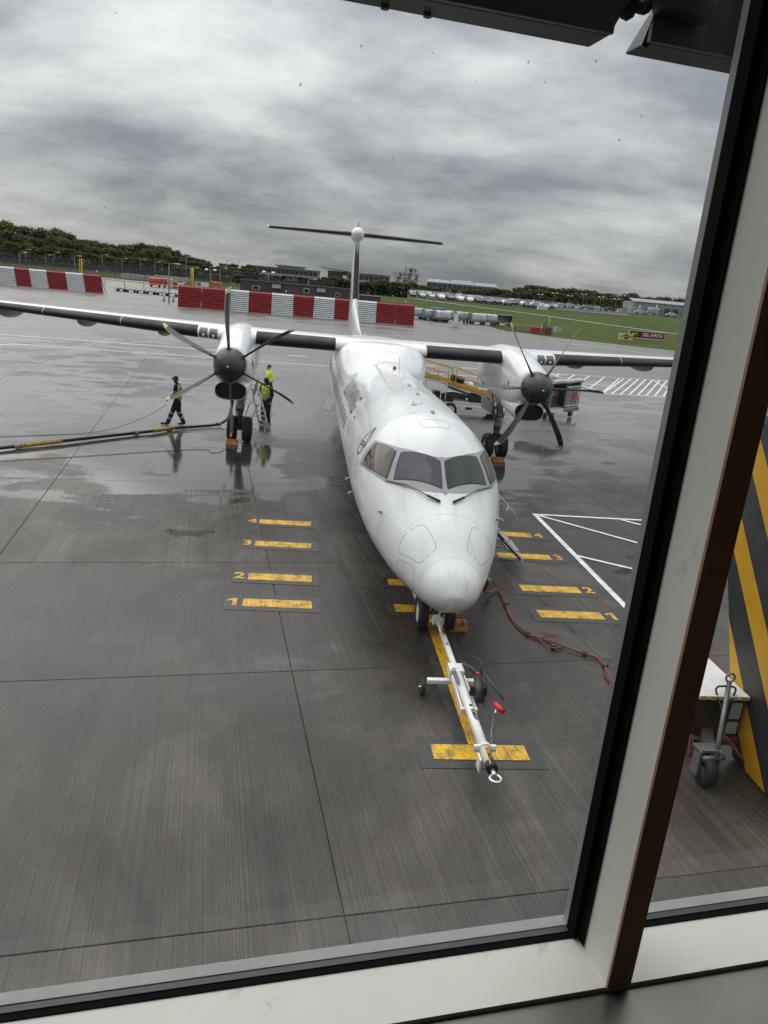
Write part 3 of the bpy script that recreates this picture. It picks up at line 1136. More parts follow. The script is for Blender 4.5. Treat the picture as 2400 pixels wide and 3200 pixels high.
BLADE = blade_mesh()
YP, ZP = 11.963, 2.945
for sgn, phase in ((-1, 1.636), (1, 2.124)):
    X = 4.4 * sgn
    rs = []
    for y, zt_, zb_, w in NAC:
        zc_ = (zt_ + zb_) / 2
        ring = []
        for k in range(48):
            t = 2 * pi * k / 48
            e = 2 / (2.1 if y < 12.2 else 2.7)
            cx_, sz_ = cos(t), sin(t)
            ring.append((X + w * abs(cx_) ** e * (1 if cx_ > 0 else -1), y, zc_ + (zt_ - zb_) / 2 * abs(sz_) ** e * (1 if sz_ > 0 else -1)))
        rs.append(ring)
    nac = MB().rings(rs, 0).build("nacelle", WHITE, plane, world=True)
    # intake: white lip around a black oval duct
    def oval(y, hw_, hh, z, n=40):
        return [(X + hw_ * abs(cos(2 * pi * k / n)) ** (2 / 2.8) * (1 if cos(2 * pi * k / n) > 0 else -1), y, z + hh * abs(sin(2 * pi * k / n)) ** (2 / 2.5) * (1 if sin(2 * pi * k / n) > 0 else -1)) for k in range(n)]
    lip = [oval(13.9, .49, .24, 2.24), oval(13.2, .485, .28, 2.20), oval(12.7, .48, .295, 2.175), oval(12.42, .47, .28, 2.17), oval(12.36, .445, .255, 2.17), oval(12.37, .425, .235, 2.17)]
    MB().rings(lip, 0, True, False, False).build("intake_lip", WHITE, nac, world=True)
    duct = [oval(12.371, .426, .236, 2.17), oval(12.352, .43, .24, 2.17), oval(12.358, .405, .217, 2.17), oval(12.385, .392, .205, 2.17), oval(12.43, .385, .20, 2.17)]
    MB().rings(duct, 0, True, False, True).build("intake_duct", DARK, nac, world=True)
    # side panel gaps and small vents
    for yy, zz in ((13.15, 2.9), (13.5, 2.78)):
        MB().box((X - .548 * sgn, yy, zz), (.02, .11, .14)).build("vent", GREYF, nac, world=True)
    for yy in (12.95, 14.2):
        i0 = max(i for i in range(len(NAC)) if NAC[i][0] <= yy)
        f_ = (yy - NAC[i0][0]) / (NAC[i0 + 1][0] - NAC[i0][0])
        zt_, zb_, w = [NAC[i0][k] * (1 - f_) + NAC[i0 + 1][k] * f_ for k in (1, 2, 3)]
        pts_ = []
        for k in range(48):
            t = 2 * pi * k / 48
            e = 2 / 2.7
            pts_.append((X + (w + .001) * abs(cos(t)) ** e * (1 if cos(t) > 0 else -1), yy, (zt_ + zb_) / 2 + ((zt_ - zb_) / 2 + .001) * abs(sin(t)) ** e * (1 if sin(t) > 0 else -1)))
        MB().tube(pts_, .003, 4, 0, closed=True).build("cowl_joint", LINE, nac, world=True)
    # propeller
    pr_ = MB().lathe([(0, .45), (-.08, .455), (-.22, .445), (-.38, .405), (-.52, .34), (-.63, .255), (-.70, .17), (-.735, .08), (-.745, .01)], (X, 12.09, ZP), (0, 1, 0), 40, 0).build("propeller", SPIN, plane, world=True)
    MB().lathe([(0, .03), (-.02, .025), (-.03, .0)], (X, 11.35, ZP), (0, 1, 0), 10).build("spinner_tip", ALU, pr_, world=True)
    for k in range(6):
        a = phase - k * pi / 3
        bl = bpy.data.objects.new("blade", BLADE)
        COL.objects.link(bl)
        bl.parent = pr_
        bl.matrix_local = Matrix.Translation(Vector((X, YP - .12, ZP)) - Vector((0, 15, 0))) @ Matrix.Rotation(pi / 2 - a, 4, 'Y')
        rt = Vector((cos(a), 0, sin(a)))
        MB().lathe([(.36, .085), (.447, .085), (.452, .07)], (X, YP - .12, ZP), rt, 16).build("blade_root_cuff", GASK, pr_, world=True)


# fin, dorsal fin, tailplane and bullet
def vfoil(z, yle, ch, th, n=12):
    pts = []
    for i in range(n + 1):
        t = (1 - cos(pi * i / n)) / 2
        yt = 5 * th * (.2969 * sqrt(t) - .126 * t - .3516 * t * t + .2843 * t ** 3 - .1015 * t ** 4)
        pts.append((t, yt))
    return [(h * ch, yle + t * ch, z) for t, h in reversed(pts)] + [(-h * ch, yle + t * ch, z) for t, h in pts[1:-1]]


FIN = [(2.9, 27.6, 5.2, .10), (3.6, 28.2, 4.6, .105), (4.6, 28.95, 3.95, .11), (6.0, 29.85, 3.3, .115), (7.2, 30.6, 2.85, .12), (7.85, 31.0, 2.6, .12)]
fin = MB().rings([vfoil(*q) for q in FIN], 0).build("tail_fin", WHITE, plane, world=True)
mb = MB()
rs = []
for z, yl, ch, th in [(4.75, 29.05, 3.87, .11)] + [(z_, 28.95 + (z_ - 4.6) * .64, 3.95 - (z_ - 4.6) * .435, .112) for z_ in (5.2, 5.8, 6.4, 7.0, 7.45)]:
    ring = []
    for k in range(-6, 7):
        t = .07 * (k / 6) ** 2
        yt = 5 * th * (.2969 * sqrt(t) - .126 * t - .3516 * t * t)
        ring.append(((yt * ch + .006) * (1 if k > 0 else -1) if k else 0, yl + t * ch - .008, z))
    rs.append(ring)
mb.rings(rs, 0, True, False, False, closed=False).build("fin_boot", BOOT, plane, world=True)
# dorsal fin sweeping forward
mb = MB()
rs = []
for y, z1, w in ((21.6, 3.24, .03), (23.5, 3.40, .07), (25.2, 3.62, .10), (26.8, 3.98, .13), (28.2, 4.35, .15), (29.4, 4.95, .16)):
    rs.append([(-w * 2.0, y, 2.9), (-w * 1.1, y, z1 - .35 * (z1 - 2.9)), (-w * .5, y, z1 - .04), (0, y, z1), (w * .5, y, z1 - .04), (w * 1.1, y, z1 - .35 * (z1 - 2.9)), (w * 2.0, y, 2.9)])
mb.rings(rs, 0, True, False, False, closed=False).build("dorsal_fin", WHITE, plane, world=True)


def stab_at(ax):
    t = ax / 4.635
    return 31.05 + .75 * t, 7.93, 2.25 - .95 * t, .12


rs = []
for x in (-4.66, -4.6, -3, -1.5, 0, 1.5, 3, 4.6, 4.66):
    yl, zl, ch, th = stab_at(abs(x))
    if abs(x) > 4.62:
        yl, ch, th = yl + .1, ch - .25, th * .4
    rs.append(foil(x, yl, zl, ch, th))
MB().rings(rs, 0).build("tailplane", WHITE, plane, world=True)
for sgn in (-1, 1):
    boot(.34 * sgn, 4.55 * sgn, stab_at, n=6, cover=.10)
MB().lathe([(0, .02), (.12, .2), (.35, .30), (.7, .345), (1.2, .35), (2.0, .28), (2.9, .05)], (0, 30.35, 7.93), (0, 1, 0), 24).build("tail_bullet", WHITE, plane, world=True)
MB().tube([(0, 30.9, 8.2), (0, 30.9, 8.48)], .02, 6).build("tail_antenna", GASK, plane, world=True)
# aft engine-bay style bulge right of the fin root
MB().sphere((1.15, 21.0, 2.75), (.55, 1.3, .5), 20, 12).build("aft_fairing", WHITE, plane, world=True)


# landing gear
def wheel(parent, c, r, w, hubmat, n=28):
    prof = [(-w / 2, r * .58), (-w / 2, r * .84), (-w * .42, r * .95), (-w * .22, r), (w * .22, r), (w * .42, r * .95), (w / 2, r * .84), (w / 2, r * .58)]
    t = MB().lathe(prof, c, (1, 0, 0), n, 0, False, False).build("tyre", TYRE, parent, world=True)
    h = [(-w * .46, 0.01), (-w * .46, r * .2), (-w * .34, r * .3), (-w * .38, r * .52), (-w * .45, r * .60), (w * .45, r * .60), (w * .38, r * .52), (w * .34, r * .3), (w * .46, r * .2), (w * .46, .01)]
    MB().lathe(h, c, (1, 0, 0), n, 0).build("wheel_hub", hubmat, parent, world=True)
    for k in (-.5, -.17, .17, .5):
        MB().lathe([(-.004, r + .0005), (.004, r + .0005)], Vector(c) + Vector((k * w * .42, 0, 0)), (1, 0, 0), n, 0, False, False).build("tread_groove", DARK, parent, world=True)


YM = 15.76
for sgn in (-1, 1):
    X = 4.4 * sgn
    g = MB()
    g.tube([(X, YM - .15, 2.35), (X, YM - .03, 1.25), (X, YM, .46)], [.11, .10, .085], 14, 0)
    g.tube([(X, YM - .04, 1.30), (X, YM - .02, 1.0)], .125, 14, 0)
    g.tube([(X - .42, YM, .43), (X + .42, YM, .43)], .055, 10, 0)
    g.tube([(X, YM, 1.0), (X, YM + .28, .75), (X, YM + .02, .46)], .03, 8, 0)
    g.tube([(X + .05, YM, 1.15), (X + .12, YM + 1.1, 2.3)], .055, 8, 0)
    g.tube([(X - .05, YM, 1.15), (X - .12, YM + 1.1, 2.3)], .055, 8, 0)
    g.tube([(X + .2, YM - .02, 1.6), (X + .08, YM - .1, .9), (X + .05, YM - .08, .5)], .014, 6, 1)
    g.tube([(X - .1, YM - .12, 1.9), (X - .13, YM - .12, 1.0), (X - .06, YM - .1, .5)], .012, 6, 1)
    for zz in (1.45, 1.1, .85):
        g.lathe([(-.02, .13), (.02, .13)], (X, YM - .03, zz), (0, 0, 1), 14, 1)
    gear = g.build("main_gear_leg", [STEEL, GASK], plane, world=True)
    for dx in (-.25, .25):
        wheel(gear, (X + dx, YM, .43), .43, .30, STEEL)
    for s2 in (-1, 1):
        MB().box((X + .50 * s2, YM - .1, 1.86), (.03, 1.5, .42), Matrix.Rotation(.12 * s2, 3, 'Y')).build("gear_door", GREYF if s2 * sgn < 0 else WHITE, plane, world=True, bevel=.01)

YN = 1.92
g = MB()
g.tube([(0, YN + .25, 1.05), (0, YN + .02, .62), (0, YN, .29)], [.075, .065, .055], 12, 0)
g.tube([(-.27, YN, .285), (.27, YN, .285)], .035, 10, 0)
g.box((0, YN - .10, .52), (.17, .10, .3), m=0)
g.tube([(-.06, YN - .1, .7), (-.09, YN - .16, .45), (-.03, YN - .14, .33)], .012, 6, 1)
g.tube([(0, YN + .1, .55), (0, YN + .9, .95)], .04, 8, 0)
ng = g.build("nose_gear_leg", [STEEL, GASK], plane, world=True)
for dx in (-.22, .22):
    wheel(ng, (dx, YN, .285), .285, .165, WHEELW)
for sgn in (-1, 1):
    MB().box((.30 * sgn, YN + .42, .60), (.02, .6, .30), Matrix.Rotation(-.25 * sgn, 3, 'Y')).build("nose_gear_door", WHITE, plane, world=True, bevel=.008)

# forward airstair door folded down on the aircraft's left side
DSTAIR = pmat("dark_stair_underside", (.05, .052, .055), .5, var=.2, vscale=6)
st = MB()
A, B = Vector((1.30, 5.25, 1.16)), Vector((2.30, 5.25, .24))
for dy in (-.36, .36):
    st.bar((1.30, 5.25 + dy, 1.14), (2.31, 5.25 + dy, .20), .035, .07, 0)
    st.tube([(1.66, 5.25 + dy, .24), (2.28, 5.25 + dy, .17)], .02, 8, 1)
    st.tube([(1.66, 5.25 + dy, .24), (1.62, 5.25 + dy, .80)], .016, 8, 0)
for k in range(4):
    q = A + (B - A) * ((k + .6) / 4.3)
    st.box(q + Vector((0, 0, -.02)), (.24, .68, .03), m=1)
st.bar((1.9, 4.87, .62), (2.34, 4.87, .21), .03, .035, 2)
st.bar((2.33, 4.87, .19), (2.33, 5.63, .19), .05, .06, 2)
air = st.build("airstair_door", [DSTAIR, GREYF, WHITE], plane, world=True)
for dy in (-.27, .40):
    pts_ = [(1.36, 5.27 + dy, 1.80), (1.71, 5.27 + dy, 1.50), (1.92, 5.27 + dy, 1.29), (2.09, 5.27 + dy, 1.12), (2.12, 5.27 + dy, 1.05), (2.11, 5.27 + dy, .98), (1.81, 5.27 + dy, .76)]
    MB().tube(pts_, .014, 8, 0).tube([(1.92, 5.27 + dy, 1.29), (1.89, 5.27 + dy, 1.19), (1.72, 5.27 + dy, 1.05)], .012, 8, 0).build("handrail", ALU, air, world=True)
# cargo door held open behind the wing on the far side, baggage door panel on the near side
q = S(13.3, D2(-96))
MB().box((-1.50, 14.3, 1.72), (.28, .05, .50), Matrix.Rotation(-.25, 3, 'Z') @ Matrix.Rotation(.25, 3, 'Y') @ Matrix.Rotation(-.5, 3, 'X')).build("open_service_panel", WHITE, plane, world=True, bevel=.01)
# external power plug and its small access door under the nose
MB().box((.86, 2.30, .93), (.16, .03, .2)).lathe([(0, .03), (.14, .03)], (.83, 2.15, .86), (.4, -.8, -.2), 10).build("power_socket_door", GREYF, plane, world=True)

# ------------------------------------------------------------------ tow bar
WPAINT = pmat("white_gloss_paint", (.78, .78, .76), .35, var=.06, vscale=4, dirt=(.35, .33, .3), dscale=7)
RED = pmat("red_plastic", (.55, .012, .02), .4, var=.1)
BLACKP = pmat("black_plastic", (.014, .014, .015), .4, var=.2, vscale=6)
ORANGE = pmat("orange_brown_wood", (.40, .16, .035), .6, var=.35, vscale=7, bump=.4, bscale=25)
tb = empty("tow_bar", (-.06, -.4, 0), label="long white tow bar with small wheels lying along the yellow line", cat="tow bar")
TX = -.06
ax0, ax1 = Vector((TX, 1.30, .40)), Vector((TX - .01, -2.20, .34))
MB().tube([ax0, ax0.lerp(ax1, .12)], .036, 16).tube([ax0.lerp(ax1, .10), ax0.lerp(ax1, .46)], .044, 18).tube([ax0.lerp(ax1, .44), ax0.lerp(ax1, .985)], .059, 18).build("tube", WPAINT, tb, world=True)
h = MB()
h.box((TX, 1.40, .41), (.11, .22, .07)).box((TX - .075, 1.36, .40), (.025, .10, .09)).box((TX + .075, 1.36, .40), (.025, .10, .09))
h.tube([(TX + .02, 1.40, .48), (TX + .02, 1.36, .60), (TX + .02, 1.46, .64), (TX + .02, 1.52, .54)], .014, 8)
h.tube([(TX - .11, 1.46, .36), (TX + .11, 1.46, .36)], .014, 8)
h.build("coupling_head", [WPAINT], tb, world=True, bevel=.008)
# clamp with ears, eye and black collar at the towing end
e1 = MB().lathe([(0, .076), (.05, .076)], (TX, -1.90, .348), (0, 1, 0), 18)
for s_ in (-1, 1):
    e1.box((TX + .095 * s_, -1.875, .35), (.07, .04, .08))
    e1.lathe([(0, .016), (.02, .016)], (TX + .105 * s_, -1.91, .36), (0, 1, 0), 8)
e1.build("clamp", WPAINT, tb, world=True)
MB().lathe([(0, .066), (.07, .066)], (TX, -2.25, .338), (0, 1, 0), 18).build("end_collar", BLACKP, tb, world=True)
MB().tube([(TX, -2.26, .338), (TX, -2.36, .335)], .028, 10).tube([(TX + .062 * cos(a), -2.40 + .062 * sin(a), .332) for a in [2 * pi * k / 24 for k in range(24)]], .017, 8, closed=True).build("towing_eye", ALU, tb, world=True)
# wheel carriage
MB().bar((-.45, -.16, .22), (.30, -.16, .22), .08, .06).box((TX, -.12, .36), (.20, .22, .12)).bar((TX - .075, -.25, .33), (TX - .095, -1.05, .30), .022, .09).bar((TX + .09, -.25, .33), (TX + .09, -1.05, .30), .022, .09).box((TX, -1.02, .31), (.22, .05, .06)).build("wheel_carriage", WPAINT, tb, world=True, bevel=.006)
for x in (-.50, .36):
    c = Vector((x, -.14, .112))
    w_ = MB().lathe([(-.03, .065), (-.03, .098), (-.02, .112), (.02, .112), (.03, .098), (.03, .065)], c, (1, 0, 0), 22, 0, False, False).build("wheel", TYRE, tb, world=True)
    MB().lathe([(-.026, .0), (-.026, .066), (.026, .066), (.026, 0)], c, (1, 0, 0), 18).tube([c - Vector((.06, 0, 0)), c + Vector((.05, 0, 0))], .013, 8).build("rim", ALU, w_, world=True)
# hydraulic hand pump with spring, hoses and lever
MB().tube([(.08, -.95, .40), (.11, -.64, .56)], .055, 16).box((.085, -.78, .44), (.20, .025, .13)).build("pump_reservoir", BLACKP, tb, world=True)
MB().lathe([(0, .028), (.04, .028), (.045, .01)], (.113, -.62, .575), (.1, .9, .4), 12).build("filler_cap", RED, tb, world=True)
MB().tube([(.13, -.55, .55), (.08, -.2, .50), (.05, -.05, .46)], .03, 10).tube([(.2, -.5, .52), (.22, -.3, .62), (.12, -.12, .6), (.06, -.2, .55)], .013, 8).build("pump_cylinder", BLACKP, tb, world=True)
MB().tube([(.20, -.25, .52), (.42, -.86, .38)], .017, 10).build("pump_lever", pmat("dark_steel", (.07, .075, .08), .4, metal=.5), tb, world=True)
MB().tube([(-.12 + .022 * cos(k * .9), -.22 - k * .0055, .44 + .022 * sin(k * .9)) for k in range(70)], .006, 5).build("spring", STEEL, tb, world=True)
MB().tube([(.02, -1.80, .42), (.06, -1.72, .76)], .013, 8).box((.035, -1.78, .56), (.03, .015, .4)).build("lever", ALU, tb, world=True)
MB().tube([(.055, -1.66, .80), (.12, -1.80, .78)], .033, 12).build("lever_grip", RED, tb, world=True)
MB().box((TX - .10, -2.05, .28), (.02, .14, .16)).build("skid", WPAINT, tb, world=True)


def bar_text(txt, y, size, mat, back=None, ang=-.3, rad=.0605, nm="number_label"):
    p = ax0.lerp(ax1, (1.30 - y) / 3.5)
    mtx = Matrix.Translation(p) @ Matrix.Rotation(radians(-1), 4, 'X') @ Matrix.Rotation(ang, 4, 'Y') @ Matrix.Translation((0, 0, rad)) @ Matrix.Rotation(-pi / 2, 4, 'Z')
    if back:
        b_ = MB()
        n = 6
        vs_ = []
        L = size * len(txt) * .36
        for i in range(n + 1):
            a = ang - .52 + 1.04 * i / n
            for yy in (-L, L):
                vs_.append((p.x + (rad + .0012) * sin(a), p.y + yy, p.z + (rad + .0012) * cos(a) + yy * .017))
        b_.add(vs_, [(2 * i, 2 * i + 1, 2 * i + 3, 2 * i + 2) for i in range(n)], 0, True).build("label_backing", back, tb, world=True)
    o = text_obj(nm, txt, size, mat, mtx, tb, extrude=.001, bold=.002)
    for v in o.data.vertices:          # wrap round the tube
        dx = v.co - p
        v.co = v.co
    o.data.transform(Matrix.Translation(-Vector(tb.location)) @ Matrix.Translation((0, 0, .004)))
    return o


bar_text("615628", -2.06, .080, LETTER, YELLOW, ang=.25)
bar_text("615628", .93, .06, LETTER, YELLOW, ang=.0, rad=.0455)
bar_text("FLSMLIFT", -1.28, .06, LETTER, None, ang=.1)
p = ax0.lerp(ax1, (1.30 + 1.08) / 3.5)
MB().box(p + Vector((.006, 0, .0595)), (.04, .045, .004)).build("black_mark", LETTER, tb, world=True)
p = ax0.lerp(ax1, (1.30 - .55) / 3.5)
MB().box(p + Vector((-.006, 0, .0445)), (.025, .03, .004)).build("black_mark", LETTER, tb, world=True)


# ------------------------------------------------------------------ chocks
def chock(loc, rz, label, L=.36, col=None):
    t = empty("wheel_chock", loc, rz, label, "wheel chock", "wheel chocks")
    MB().prism([(-.13, 0), (.13, 0), (.09, .15), (.0, .17), (-.09, .15)], -L / 2, L / 2, 0, lambda a, b, h: (h, a, b)).build("block", col or ORANGE, t, bevel=.012)
    for s_ in (-1, 1):
        MB().box((s_ * L * .3, 0, .09), (.02, .215, .165)).build("end_band", pmat("dark_orange_band", (.26, .09, .02), .6), t)
    return t


chock((.36, 1.95, 0), .0, "orange wooden chock in front of the nose wheel beside the tow bar", .38)
chock((-4.59, 15.22, 0), .0, "yellow orange chock under the main wheel beside the fuel hose", .38, pmat("yellow_orange_block", (.55, .27, .04), .55, var=.2, vscale=8))
chock((4.40, 15.10, 0), .1, "orange brown chock at the main wheel behind the cockpit", .40)


# ------------------------------------------------------------------ cables and hoses
def smooth(pts, n=8):
    P = [Vector(p) for p in pts]
    out = []
    for i in range(len(P) - 1):
        a, b, c, d = P[max(i - 1, 0)], P[i], P[i + 1], P[min(i + 2, len(P) - 1)]
        for k in range(n):
            t = k / n
            out.append(.5 * ((2 * b) + (c - a) * t + (2 * a - 5 * b + 4 * c - d) * t * t + (3 * b - a - 3 * c + d) * t ** 3))
    out.append(P[-1])
    return out


CAB = pmat("salmon_red_cable", (.20, .055, .043), .5, var=.2, vscale=6)
gp = empty("power_cable", (1.7, 2.0, 0), label="bundle of red power cables running from the nose across the apron", cat="cable")
base = [(.90, 2.15, .82), (1.15, 3.4, .35), (1.52, 3.55, .05), (1.50, 2.95, .03), (1.44, 2.25, .03), (1.55, 1.78, .03), (1.75, 1.60, .035), (1.95, 1.42, .05), (2.10, 1.27, .04), (2.32, 1.14, .03), (2.47, .98, .03), (2.49, .70, .03), (2.40, .30, .03), (2.7, -.3, .03), (3.2, -.7, .3)]
base[1] = (.98, 2.6, .45)
base.insert(2, (1.25, 3.3, .10))
for k, (ox, oy) in enumerate(((-.022, 0), (.0, .018), (.022, 0), (0, -.02))):
    rnd = random.Random(k)
    pts_ = [(x + ox + rnd.uniform(-.02, .02), y + oy + rnd.uniform(-.02, .02), max(z + .014 * (k % 2), .02)) for x, y, z in base]
    MB().tube(smooth(pts_), .0105, 8).build("cable", CAB, gp, world=True)
MB().tube(smooth([(1.62, 1.68, .04), (1.76, 1.76, .07), (2.02, 1.66, .08), (2.06, 1.42, .07), (1.88, 1.26, .05), (1.76, 1.38, .04), (1.70, 1.58, .06), (1.92, 1.62, .08)]), .0105, 8).build("cable", CAB, gp, world=True)
MB().tube(smooth([(1.70, 1.60, .05), (1.86, 1.66, .09), (2.0, 1.56, .09), (1.96, 1.36, .08), (1.82, 1.34, .06)]), .0105, 8).build("cable", CAB, gp, world=True)
for (x, y) in ((1.50, 2.93), (1.57, 1.77), (1.86, 1.32), (2.32, 1.14), (2.49, .72)):
    MB().lathe([(-.03, .036), (.03, .036)], (x, y, .035), (.5, -.6, 0), 12).build("cable_strap", BLACKP, gp, world=True)

HOSE = pmat("black_hose_rubber", (.013, .013, .014), .45, var=.2)
fh = empty("fuel_hose", (-8, 15.5, 0), label="thick black fuel hose with yellow sleeves on the wet apron", cat="hose")
hp = [(-14.5, 9.4, .08), (-11.6, 11.6, .08), (-10.42, 12.76, .08), (-9.51, 13.71, .09), (-8.6, 14.75, .08), (-7.75, 15.66, .08), (-7.2, 16.2, .09), (-6.7, 16.9, .08), (-5.9, 17.55, .08), (-5.35, 18.06, .1), (-5.05, 18.6, .3), (-4.95, 18.9, .9), (-4.9, 18.5, 1.9)]
MB().tube(smooth(hp, 10), .052, 12).build("hose", HOSE, fh, world=True)
for a, b in (((-10.5, 12.66), (-9.51, 13.71)), ((-7.3, 16.1), (-6.75, 16.82))):
    A, B = Vector((*a, .085)), Vector((*b, .088))
    pts_ = [q for q in smooth(hp, 10) if min(A.y, B.y) - .02 < q.y < max(A.y, B.y) + .02]
    MB().tube(pts_, .064, 12).build("sleeve", pmat("worn_yellow_sleeve", (.42, .24, .025), .55, var=.25, vscale=6), fh, world=True)
    for k in range(1, 9):
        q = pts_[0].lerp(pts_[-1], k / 9)
        MB().tube([q - (B - A).normalized() * .012, q + (B - A).normalized() * .012], .067, 12).build("sleeve_band", HOSE, fh, world=True)
for q in (hp[2], hp[5], hp[9]):
    MB().tube([Vector(q) - Vector((.05, .06, 0)), Vector(q) + Vector((.05, .06, 0))], .075, 12).build("coupling", STEEL, fh, world=True)
gwm = pmat("thin_dark_wire", (.04, .04, .042), .5)
o = MB().tube(smooth([(-13, 12.9, .012), (-11.44, 14.1, .012), (-9.42, 15.32, .02), (-8.5, 16.2, .10), (-7.6, 17.1, .45), (-7.1, 17.62, .78)]), .008, 6).build("rope", gwm)
prop(o, "thin rope hanging from the walking worker's hand to the ground", "rope")
o = MB().tube(smooth([(-12, 10.1, .012), (-10.33, 11.17, .012), (-8.54, 12.24, .012), (-6.24, 13.72, .012), (-5.4, 14.1, .012), (-5.15, 14.0, .012), (-5.09, 13.75, .012), (-4.85, 13.85, .012), (-4.72, 14.3, .012), (-4.5, 14.9, .012)]), .007, 6).build("grounding_wire", gwm)
prop(o, "thin wire curling across the apron in front of the main wheels", "wire")

# ------------------------------------------------------------------ step ladder by the left engine
LAD = pmat("worn_aluminium_ladder", (.34, .345, .35), .42, metal=.6, var=.2, vscale=8)
ld = empty("step_ladder", (-4.1, 18.8, 0), label="aluminium step ladder with platform beside the left engine", cat="ladder")
Lf, Rf = Vector((-3.86, 18.28, 0)), Vector((-3.52, 17.92, 0))
Lt, Rt = Vector((-4.26, 19.05, 1.34)), Vector((-3.98, 18.72, 1.34))
Lb, Rb = Vector((-4.60, 19.95, 0)), Vector((-4.30, 19.62, 0))
Lp, Rp = Lf.lerp(Lt, .62), Rf.lerp(Rt, .62)
for a, b in ((Lf, Lt), (Rf, Rt)):
    MB().bar(a, b, .035, .08).build("stile", LAD, ld, world=True)
    MB().lathe([(0, .035), (.05, .03)], a, (0, 0, 1), 10).build("rubber_foot", BLACKP, ld, world=True)
for k in range(5):
    t = .10 + k * .125
    MB().bar(Lf.lerp(Lt, t), Rf.lerp(Rt, t), .09, .03).build("rung", ALU, ld, world=True)
pb = [Lp, Rp, Rp + Vector((-.22, .42, 0)), Lp + Vector((-.22, .42, 0))]
MB().add([q + Vector((0, 0, -.02)) for q in pb] + [q + Vector((0, 0, .01)) for q in pb], [(3, 2, 1, 0), (4, 5, 6, 7), (0, 1, 5, 4), (1, 2, 6, 5), (2, 3, 7, 6), (3, 0, 4, 7)]).build("platform", LAD, ld, world=True)
for a, b in ((Lb, Lp + Vector((-.2, .40, 0))), (Rb, Rp + Vector((-.2, .40, 0)))):
    MB().tube([a, b], .02, 8).build("rear_leg", LAD, ld, world=True)
MB().tube([Lb.lerp(Lp, .45), Rb.lerp(Rp, .45)], .013, 6).tube([Lb.lerp(Lp, .1), Rf.lerp(Rt, .2)], .012, 6).tube([Rb.lerp(Rp, .3), Rf.lerp(Rt, .3)], .012, 6).tube([Lb.lerp(Lp, .3), Lf.lerp(Lt, .3)], .012, 6).build("brace", LAD, ld, world=True)
MB().tube(smooth([Lt, Lt + Vector((-.02, .05, .14)), (Lt + Rt) / 2 + Vector((0, .02, .2)), Rt + Vector((-.02, .05, .14)), Rt], 6), .018, 8).tube([Lt, Rt], .015, 8).build("hoop_rail", ALU, ld, world=True)
for a in (Lt, Rt):
    MB().tube([a, a + Vector((-.24, .44, 0)), a + Vector((-.24, .44, -.5))], .015, 8).build("side_rail", LAD, ld, world=True)

# ------------------------------------------------------------------ people
SKIN = pmat("skin", (.42, .24, .17), .55)
NAVY = pmat("dark_navy_cloth", (.012, .013, .018), .85, var=.3, vscale=12, bump=.3, bscale=40)
HIVIS = pmat("yellow_green_hivis_cloth", (.62, .80, .03), .75, var=.12, vscale=9, bump=.3, bscale=30)
HIVIS2 = pmat("muted_green_hivis_cloth", (.38, .50, .06), .75, var=.15, vscale=9, bump=.3, bscale=30)
REFL = pmat("grey_reflective_band", (.40, .42, .40), .4)
HAIR = pmat("brown_hair", (.07, .04, .022), .7)
SHOE = pmat("black_boot", (.01, .01, .011), .5)


